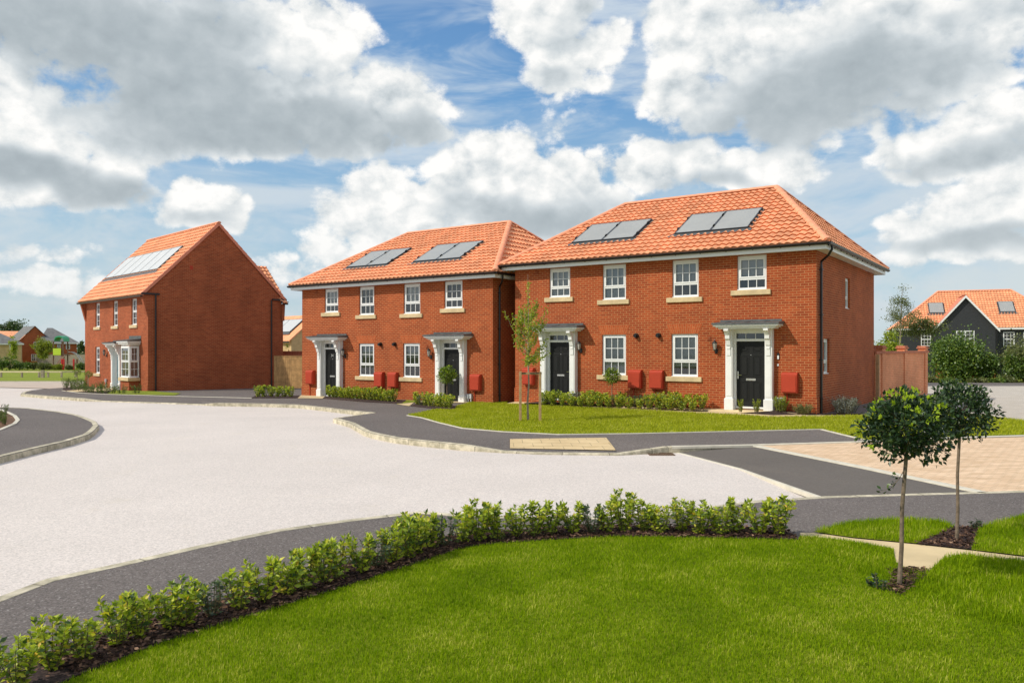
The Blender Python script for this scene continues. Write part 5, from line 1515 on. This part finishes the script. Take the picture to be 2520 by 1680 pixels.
def black_house():
    ang = R(-22); Y0 = 67.5; O = atY(2303, 857, Y0); O.z = 0
    h = thing('black_clad_house', 'black boarded house with white edged gable and orange tiled roof at the right', 'house', O, ang)
    gx, _ = loc_on(2450, 830, O, ang); _, ze = loc_on(2376, 806, O, ang); ax, za = loc_on(2374, 731, O, ang)
    w = MB(); w.face([(0, 0, .75), (gx, 0, .75), (gx, 0, ze), (gx / 2, 0, za), (0, 0, ze)]); w.face([(gx, 0, -2), (gx, 4, -2), (gx, 4, ze), (gx, 0, ze)]); w.face([(0, 4, -2), (0, 0, -2), (0, 0, ze), (0, 4, ze)])
    by = 1.3; xr, _ = loc_on(2487.5, 708, O, ang, by + 4); xl, _ = loc_on(2308, 714, O, ang, by + 4)
    bx0, bx1 = loc_on(2204, 806, O, ang, by)[0], xr + 3.6
    w.face([(bx0, by, -2), (-.001, by, -2), (-.001, by, ze), (bx0, by, ze)]); w.face([(gx + .001, by, -2), (bx1, by, -2), (bx1, by, ze), (gx + .001, by, ze)])
    w.face([(bx0, by + 8, -2), (bx0, by, -2), (bx0, by, ze), (bx0, by + 8, ze)]); w.face([(bx1, by, -2), (bx1, by + 8, -2), (bx1, by + 8, ze), (bx1, by, ze)]); w.face([(bx1, by + 8, -2), (bx0, by + 8, -2), (bx0, by + 8, ze), (bx1, by + 8, ze)])
    w.build('wall', M['blackclad'], h)
    b = MB(); b.box(.0, gx + .003, -.003, .3, -2, .749); b.build('brick_base', M['brick'], h)
    zr = 7.15
    hip_roof(h, bx0, bx1, by, by + 8.0, ze + .02, zr, xl - bx0, 3.6, 'tile', o=.3)
    # gable roof over the front wing
    def gr(s):
        xm = gx / 2; e = (-.28 if s < 0 else gx + .28); ze2 = ze - .28 * (za - ze) / (gx / 2)
        r = MB(); r.face([(e, -.25, ze2 + .14), (xm, -.25, za + .16), (xm, 5.0, za + .16), (e, 3.0, ze2 + .14)][::s]); r.build('gable_roof', M['tile_verge'], h)
        v = MB()
        q = [(e, ze2 - .08), (xm, za - .07), (xm, za + .15), (e, ze2 + .13)]
        v.prism(q if s > 0 else q[::-1], 1, -.29, -.25); v.build('bargeboard', M['white'], h)
    gr(-1); gr(1)
    c = MB(); cap_tiles(c, (gx / 2, -.27, za + .16), (gx / 2, 3.6, za + .16), r=.11); c.build('ridge_tiles', M['tile_ridge'], h)
    for (px0, px1, py0, py1, l, yo) in ((2353, 2398, 851.5, 813.5, 2, 0), (2266, 2291, 851.5, 818, 1, by), (2468.5, 2496.5, 852, 816.5, 1, by), (2518, 2546, 852, 816.5, 1, by), (2468.5, 2496, 927.5, 889, 1, by)):
        x0, z0 = loc_on(px0, py0, O, ang, yo); x1, z1 = loc_on(px1, py1, O, ang, yo)
        far_window(h, x0, x1, z0, z1, yo, cols=3 if l == 1 else 2, lights=l)
    nr = Vector((0, -(zr - ze), 4.3)).normalized(); zf = lambda y: ze + .02 + (zr - ze) / 4.3 * (y - by + .3)
    for (pa, pb) in ((2285, 2322), (2457, 2495)):
        x0, _ = loc_on(pa, 760, O, ang, by + 2); x1, _ = loc_on(pb, 760, O, ang, by + 2)
        solar(h, zf, nr, x0, x1, by + 1.35, by + 2.55, 1)
    d = MB(); d.tube([(gx + .08, -.02, ze - .1), (gx + .08, -.02, -1)], .04, 6); d.build('downpipe', M['black'], h)
black_house()

def simple_house(name, label, O, ang, W, D, ze, zr, wallmat, roofmat, gable=False, wins=(), base=-1.4, hl=None, tiles=False, hr=None):
    h = thing(name, label, 'house', O, ang)
    w = MB()
    if gable:      # gable ends at x = 0 and x = -W, slopes facing -y and +y
        w.face([(-W, 0, base), (0, 0, base), (0, 0, ze), (-W, 0, ze)]); w.face([(0, 0, base), (0, D, base), (0, D, ze), (0, D / 2, zr), (0, 0, ze)]); w.face([(-W, D, base), (-W, 0, base), (-W, 0, ze), (-W, D / 2, zr), (-W, D, ze)]); w.face([(0, D, base), (-W, D, base), (-W, D, ze), (0, D, ze)])
    else: w.box(-W, 0, 0, D, base, ze)
    w.build('wall', M[wallmat], h)
    if gable:
        k = (zr - ze) / (D / 2); o = .25
        r = MB()
        for sg in (0, 1):
            ya, yb = (-o, D / 2) if sg == 0 else (D + o, D / 2); za = ze - o * k + .08
            q = [(-W - .15, ya, za), (.15, ya, za), (.15, yb, zr + .10), (-W - .15, yb, zr + .10)]
            r.face(q if sg == 0 else q[::-1]); q2 = [(a, b, c - .12) for a, b, c in q]; r.face(q2[::-1] if sg == 0 else q2)
            r.face([q[1], q2[1], q2[2], q[2]]); r.face([q[0], q[3], q2[3], q2[0]]); r.face([q[0], q2[0], q2[1], q[1]])
        r.build('roof', M[roofmat], h)
        f = MB(); f.box(-W - .1, .1, -o - .04, -o + .02, ze - o * k - .10, ze - o * k + .0); f.build('gutter', M['black'], h)
    else: hip_roof(h, -W, 0, 0, D, ze, zr, hl if hl is not None else D / 2, hr if hr is not None else (hl if hl is not None else D / 2), roofmat, tiles=tiles, caps=False)
    for (x0, x1, z0, z1, side) in wins:
        if side:
            f = MB(); f.box(0.002, .05, x0, x1, z0, z1); o_ = f.build('window', M['white'], h); g = MB(); g.box(.051, .056, x0 + .12, x1 - .12, z0 + .1, z1 - .1); g.build('pane', M['darkglass'], o_)
        else: far_window(h, x0, x1, z0, z1, 0, cols=2)
    return h
O = Vector((-17.45, 62, 0)); sh = simple_house('buff_house', 'buff brick house with orange roof and sheen-painted solar panel, glimpsed between two brick houses', O, R(-45), 9, 4.5, 2.73, 4.6, 'brick_buff', 'tile', gable=True, base=-1)
nr = Vector((0, -1.87, 2.25)).normalized(); solar(sh, lambda y: 2.84 + y * 1.87 / 2.25, nr, -5.4, -1.0, .45, 1.75, 2, mat='panel_cloud_sheen', clamps=False)
YB = 120.0
O = atY(53, 857, YB); O.z = 0
simple_house('grey_roof_house', 'red brick house with grey roof and gable facing the play area', atY(91.8 + 39, 857, YB) * 1, R(0), 4.9, 9, 3.15, 5.35, 'brick_brown', 'slate', base=-2.8, gable=False, hl=2.4)
bpy.data.objects['grey_roof_house'].location.z = 0
def far_gable():
    a = atY(53, 838, YB); b = atY(131, 838, YB); c = atY(91.8, 803, YB)
    h = thing('grey_roof_house_gable', 'red brick gable house with grey roof, left of the playground tower', 'house', (a.x, a.y - .6, 0), R(31))
    W = (b.x - a.x) * .86; ze, zr = a.z, c.z; ln = Vector((-1.6, 7, 0))
    m = MB(); m.face([(0, 0, -2.8), (W, 0, -2.8), (W, 0, ze), (W / 2, 0, zr), (0, 0, ze)]); m.face([(ln.x, ln.y, -2.8), (0, 0, -2.8), (0, 0, ze), (ln.x, ln.y, ze)]); m.build('wall', M['brick'], h)
    m = MB(); m.face([(-.35, -.2, ze - .3), (W / 2, -.2, zr + .1), (W / 2 + ln.x, ln.y, zr + .1), (-.35 + ln.x, ln.y, ze - .3)]); m.face([(W / 2, -.2, zr + .1), (W + .35, -.2, ze - .3), (W + .35 + ln.x, ln.y, ze - .3), (W / 2 + ln.x, ln.y, zr + .1)]); m.build('roof', M['slate'], h)
    for (px0, px1, py0, py1) in ((82.5, 94, 857, 841), (76.5, 99.5, 888, 871.5)):
        p, q = atY(px0, py0, YB - .6), atY(px1, py1, YB - .6); far_window(h, (p.x - a.x) * .86, (q.x - a.x) * .86, p.z, q.z, 0, cols=2, lights=1 if px1 - px0 < 15 else 2)
bpy.data.objects.remove(bpy.data.objects['grey_roof_house'], do_unlink=True) if False else None
far_gable()
o = bpy.data.objects['grey_roof_house']; pR = atY(190, 843, YB + 2)
TH = R(31)
def far_hip():
    for c in list(o.children):
        for g in list(c.children): bpy.data.objects.remove(g)
        bpy.data.objects.remove(c)
    bpy.data.objects.remove(o)
    l = atY(100, 857, YB + 2); r = atY(189, 843, YB + 2); z = atY(130, 810, YB + 6).z
    W = (r.x - l.x) * .86
    wins = [(-W + 2.55, -W + 3.35, 1.9, 3.0, 0), (-W + 3.9, -W + 4.55, 1.3, 2.85, 0)]
    ws = []
    for (px0, px1, py0, py1) in ((140, 148.5, 856, 845), (162, 172, 859, 845)):
        p, q = atY(px0, py0, YB + 2), atY(px1, py1, YB + 2); ws.append(((p.x - r.x) * .86, (q.x - r.x) * .86, p.z, q.z, 0))
    simple_house('grey_roof_house', 'red brick house with hipped grey roof behind the playground tower', (r.x, r.y, 0), TH, W, 8, r.z, z + .15, 'brick', 'slate', wins=ws, base=-2.8, hl=.9, hr=3.2)
far_hip()
l = atY(52, 845, 112)
ws = []
for (px0, px1, py0, py1) in ((23.5, 31, 858, 848),): p, q = atY(px0, py0, 112), atY(px1, py1, 112); ws.append(((p.x - l.x) * .86, (q.x - l.x) * .86, p.z, q.z, 0))
simple_house('buff_bungalow', 'buff brick house with pyramid grey roof at the far left edge', (l.x, l.y, 0), TH, 6.8, 7, l.z, atY(24, 813.5, 115).z, 'brick_buff', 'slate', wins=ws, base=-2.8, hl=3.4)
l = atY(64, 835, 150); simple_house('orange_roof_house', 'house behind showing only its orange roof above the grey ones', (l.x, l.y, 0), TH, 14, 8, l.z, atY(20, 815, 154).z, 'brick', 'tile', base=-2.8, hl=.5)

# playground
def playground():
    b = at(150, 907); s = b.y / F
    t = thing('play_tower', 'playground tower with lime panel and green arched roof', 'play tower', b)
    def X(px): return (px - 150) * s
    def Z(py): return CAMH + (HY - py) * s - b.z
    for px in (138, 143.2, 157, 162): q = MB(); q.box(X(px) - .06, X(px) + .06, (-.6 if px in (138, 162) else .9) - .06, (-.6 if px in (138, 162) else .9) + .06, -.2, Z(840)); q.build('post', M['brownpost'], t)
    q = MB(); q.box(X(138), X(157), -.70, -.64, Z(873.5), Z(857)); q.build('side_panel', M['lime'], t)
    q = MB(); q.box(X(138), X(162), -.55, .95, Z(874.5), Z(873)); q.build('deck', M['brownpost'], t)
    r = MB(); n = 10
    for k in range(n):
        a0, a1 = math.pi * k / n, math.pi * (k + 1) / n
        def A(a, e): return (X(150) - math.cos(a) * (X(161.5) - X(150)) , Z(840) + math.sin(a) ** .8 * (Z(829.5) - Z(840)) + e)
        p0, p1 = A(a0, 0), A(a1, 0); r.prism([(p0[0], p0[1]), (p1[0], p1[1]), (p1[0], p1[1] + .18), (p0[0], p0[1] + .18)], 1, -.5, .9)
    r.build('arched_roof', M['greenroof'], t)
    sl = MB(); sl.prism([(-.7, Z(876)), (-2.6, .15), (-2.6, .05), (-.7, Z(880))][::-1], 0, X(159.5), X(167)); sl.build('slide', M['brownpost'], t)
    c = thing('arch_climber', 'pale steel arched climbing ladder beside the playground tower', 'climbing frame', b)
    for off in (-.25, .25):
        q = MB(); q.tube([(X(162) + off * .2, .9 + off, Z(866)), (X(170), .9 + off, Z(866.5)), (X(180), .9 + off, Z(872)), (X(188), .9 + off, Z(882)), (X(195), .9 + off, Z(897))], .045, 6); q.build('rail', M['steel'], c)
    for (px, py) in ((166, 866.2), (172, 868), (178, 871), (183.5, 876), (188, 882), (191.5, 889)): q = MB(); q.tube([(X(px), .65, Z(py)), (X(px), 1.15, Z(py))], .03, 5); q.build('rung', M['steel'], c)
    for px, mt, lb in ((152.5, 'red', 'leftmost red post before the playground, below the lime panel'), (157, 'red', 'second red post from the left, close beside the leftmost'), (181.5, 'red', 'red post standing apart at the right of the playground'), (189.5, 'brownpost', 'dark reddish post at the far right of the playground')):
        p = at(px, 909); ss = p.y / F
        q = MB(); q.box(-.09, .09, -.08, .08, -.1, 26 * ss, bev=.015); o_ = q.build('gate_post', M[mt]); o_.location = p; tag(o_, lb, 'gate post', 'posts before the playground')
    a, bb = at(92, 909), at(215, 908); L = (Vector(bb[:2]) - Vector(a[:2])).length
    f = thing('playground_railing', 'thin low railing in front of the playground', 'railing', a, math.atan2(bb.y - a.y, bb.x - a.x))
    q = MB(); n = int(L / .16)
    for i in range(n): q.box(i * .16, i * .16 + .016, 0, .016, 0, 1.0)
    q.build('bars', M['wood_grey'], f); tag(bpy.data.objects[f.children[0].name], kind='stuff')
    q = MB(); q.box(0, L, -.02, .02, 1.001, 1.04); q.box(0, L, -.018, .018, .08, .11); q.build('rail', M['wood_grey'], f)
playground()
fence_panels('timber_fence', 'weathered grey board fence behind the playground', atY(92, 880, 116), atY(222, 880, 116), 0, 1.75, 'wood_grey', board=.3, posts=2.4)
# knee rail along the green
def knee_rail():
    ks = [(-40, 926.5), (3, 927), (54, 927.2), (96, 927.4), (118.6, 927.3), (151.5, 927.3), (186, 926.5), (225, 926)]
    P = [at(x, y) for x, y in ks]
    t = thing('knee_rail', 'low timber knee rail along the edge of the green', 'rail', P[0])
    for i, p in enumerate(P):
        q = MB(); v = p - P[0]; q.box(v.x - .075, v.x + .075, v.y - .06, v.y + .06, v.z - .2, v.z + .40, bev=.01); q.build('post', M['wood_grey'], t)
    q = MB(); q.sweep([p - P[0] + Vector((0, 0, .40)) for p in P], [(-.07, .002), (-.07, .13), (.07, .13), (.07, .002)], closed=True); q.build('top_rail', M['rail_top'], t)
knee_rail()
p = at(105, 928); m = MB(); m.box(-.14, .14, -.1, .1, -.2, .62, bev=.02); o = m.build('bollard', M['wood_grey']); o.location = p; tag(o, 'dark stubby post standing at the knee rail', 'bollard')

# far ground: green with play area, road edge, crop field
sheet('green', poly([(-500, 934.5), (225, 935.5)]) + [(-14, 60), (-14, 135), (-140, 135)], -.04, M['turf_far'], skirt=.2)
ribbon('kerb', poly([(-500, 936.5), (0, 936.8), (228, 936.6)]), -.03, -.1, .12, .1, M['edging'])
sheet('lane', poly([(-500, 948), (0, 949), (80, 951), (155, 953), (232, 950), (228, 937), (0, 937), (-500, 937)]), -.09, M['blocks_far'] if 'blocks_far' in M else M['sandstone'])
sheet('crop_field', [(-120, 240), (120, 240), (200, 420), (-300, 420)], .8, M['crop'])
sheet('hill', [(-500, 420), (500, 420), (900, 1200), (-900, 1200)], 2.0, M['field'])
sheet('verge_right', [(24, 54.6), (75, 54.6), (75, 80), (24, 80)], .03, M['turf_far'])

# trees and bushes, left background
def bush(label, px, pyb, pyt, wpx, Y, leafmat, seed, n=2600, leaf=.16, group=None, name='bush', dep=.8, trunk='bark'):
    b = atY(px, pyb, Y); z0 = fall(Y); s = Y / F
    w = wpx * s / 2; hh = (HY - pyt) * s + CAMH - z0
    return tree(name, label, (b.x, Y, z0), .2, (0, 0, hh * .5), (w * .85, w * dep, hh * .46), max(14, n // 90), n, leaf, leafmat, trunk, .06 + hh * .012, seed, clump=min(w, hh) * .38, group=group, shell=.25, limbs=8, cat='bush' if name == 'bush' else 'tree')
b = atY(50, 900, 190); tree('oak_tree', 'large dark round tree rising behind the far left roofs', (b.x + -.5, 190, -1), 3, (-1.2, 0, 6.3), (3.6, 3, 2.9), 46, 7000, .38, 'farleaf', 'bark', .3, 101, clump=1.1)
b = atY(10, 900, 185); tree('oak_tree', 'low dark trees at the left edge behind the grey roofs', (b.x, 185, -1), 2, (0, 0, 4.3), (2.6, 2.5, 1.4), 26, 3000, .36, 'farleaf', 'bark', .25, 102, clump=.8)
p = at(106, 907); s_ = p.y / F; tree('birch_tree', 'yellow-green young tree before the red gable house', p, 1.9, (0, 0, 51 * s_), (22 * s_, 20 * s_, 24 * s_), 44, 5200, .16, 'birchleaf', 'bark_pale', .08, 103, clump=.42, top=78 * s_, shell=.3)
p = at(31, 905); s_ = p.y / F; tree('sapling', 'thin ragged sapling before the buff house at far left', p, 1.0, (.1, 0, 48 * s_), (9 * s_, 9 * s_, 30 * s_), 30, 1700, .17, 'young', 'bark', .06, 104, clump=.28, shell=.2)
bush('yellow-green bushes behind the knee rail, first from left', 6, 903, 880, 34, 97, 'bush', 105, n=1800, leaf=.14, group='bushes behind the knee rail')
for i, (px, top, w, lm_) in enumerate([(24, 880, 40, 'bush'), (48, 886, 34, 'bush'), (68, 888, 30, 'bush'), (84, 889, 22, 'olive'), (103, 893, 22, 'olive'), (118, 894, 24, 'olive'), (137, 895, 20, 'birchleaf'), (146, 896, 16, 'birchleaf'), (170, 898, 16, 'olive'), (200, 893, 26, 'bush'), (220, 890, 26, 'olive')]):
    bush('bush in the row between the green and the fence', px, 903, top, w, 98, lm_, 110 + i, n=1300, leaf=.14, group='bushes between green and fence')
bush('dark far tree beside the red brick wall edge above the field', 202, 860, 832, 18, 210, 'farleaf', 125, n=1400, leaf=.4, name='oak_tree')
bush('round bush before the yellow field', 198, 890, 863, 20, 118, 'bush', 126, n=1200, leaf=.17)
for i, px in enumerate((193, 207, 221, 236)): bush('dark hedge tree on the field edge', px, 858, 849, 18, 230, 'farleaf', 130 + i, n=700, leaf=.4, group='hedge trees on the field edge')
# green plant in front of the buff house, between the brick houses
bush('bushy green plant on the garden wall line before the buff house', 711, 866, 848, 24, 50, 'young', 140, n=800, leaf=.08)

# right background
bush('big rounded dark green bush before the black house', 2357, 950, 822, 128, 57, 'bush', 150, n=26000, leaf=.15, dep=.7)
bush('lower part of the big bush spreading to its right', 2425, 952, 862, 64, 56.4, 'bush', 151, n=7000, leaf=.14, dep=.7)
bush('bright green bush close behind the garden wall', 2188, 950, 815, 70, 50, 'young', 152, n=9000, leaf=.12, dep=.8)
def airy():
    b = atY(2211, 950, 60); z0 = fall(60); s = 60 / F
    tree('birch_tree', 'airy small-leaved tree leaning over the orange roof', (b.x, 60, z0), 2.5, (.3, 0, 5.2), (.9, .8, 1.9), 34, 3000, .10, 'olive', 'bark_pale', .09, 153, clump=.42, top=7.0, shell=.3)
    b = atY(2265, 950, 61); tree('birch_tree', 'spreading brownish-green tree before the left part of the orange roof', (b.x, 61, z0), 2.5, (0, 0, 4.15), (1.9, 1.1, .75), 34, 4600, .11, 'olive', 'bark', .09, 154, clump=.5, shell=.2)
airy()
bush('leafy bush at the right edge before the black house', 2520, 950, 828, 118, 56, 'olive', 155, n=9000, leaf=.14, dep=.6)
bush('dark lower bush at the right edge', 2500, 952, 868, 70, 55.5, 'bush', 156, n=5000, leaf=.13, dep=.6)
for i, (px, top, w, lm_) in enumerate([(2290, 925, 60, 'olive'), (2330, 930, 60, 'bush'), (2400, 930, 60, 'olive'), (2450, 930, 60, 'bush'), (2480, 926, 50, 'olive'), (2540, 925, 60, 'olive')]):
    bush('low wild growth at the edge of the paved parking area', px, 952, top, w, 54.8, lm_, 160 + i, n=1500, leaf=.09, group='low growth beside the parking area')
m = MB(); m.box(-.05, .05, -.05, .05, -.3, 1.35, bev=.008); o = m.build('stake', M['wood_pale']); o.location = atY(2481, 940, 57.5); o.location.z = fall(57.5); tag(o, 'pale timber stake before the lower window of the black house', 'post')
# road gully
g = at(1622, 1114.6, ROAD); m = MB()
m.box(-.24, .24, -.01, .01, -.02, .012)
for k in range(9): m.box(-.22 + k * .05, -.20 + k * .05, -.14, .14, -.03, .006)
m.box(-.25, .25, -.16, -.14, -.03, .010); m.box(-.25, .25, .14, .16, -.03, .010); m.box(-.25, -.225, -.139, .139, -.03, .010); m.box(.225, .25, -.139, .139, -.03, .010)
o = m.build('drain_grate', M['cast_iron']); o.location = (g.x, g.y - .20, g.z + .005); tag(o, 'rusty iron drain grate in the pale road beside the kerb', 'drain')
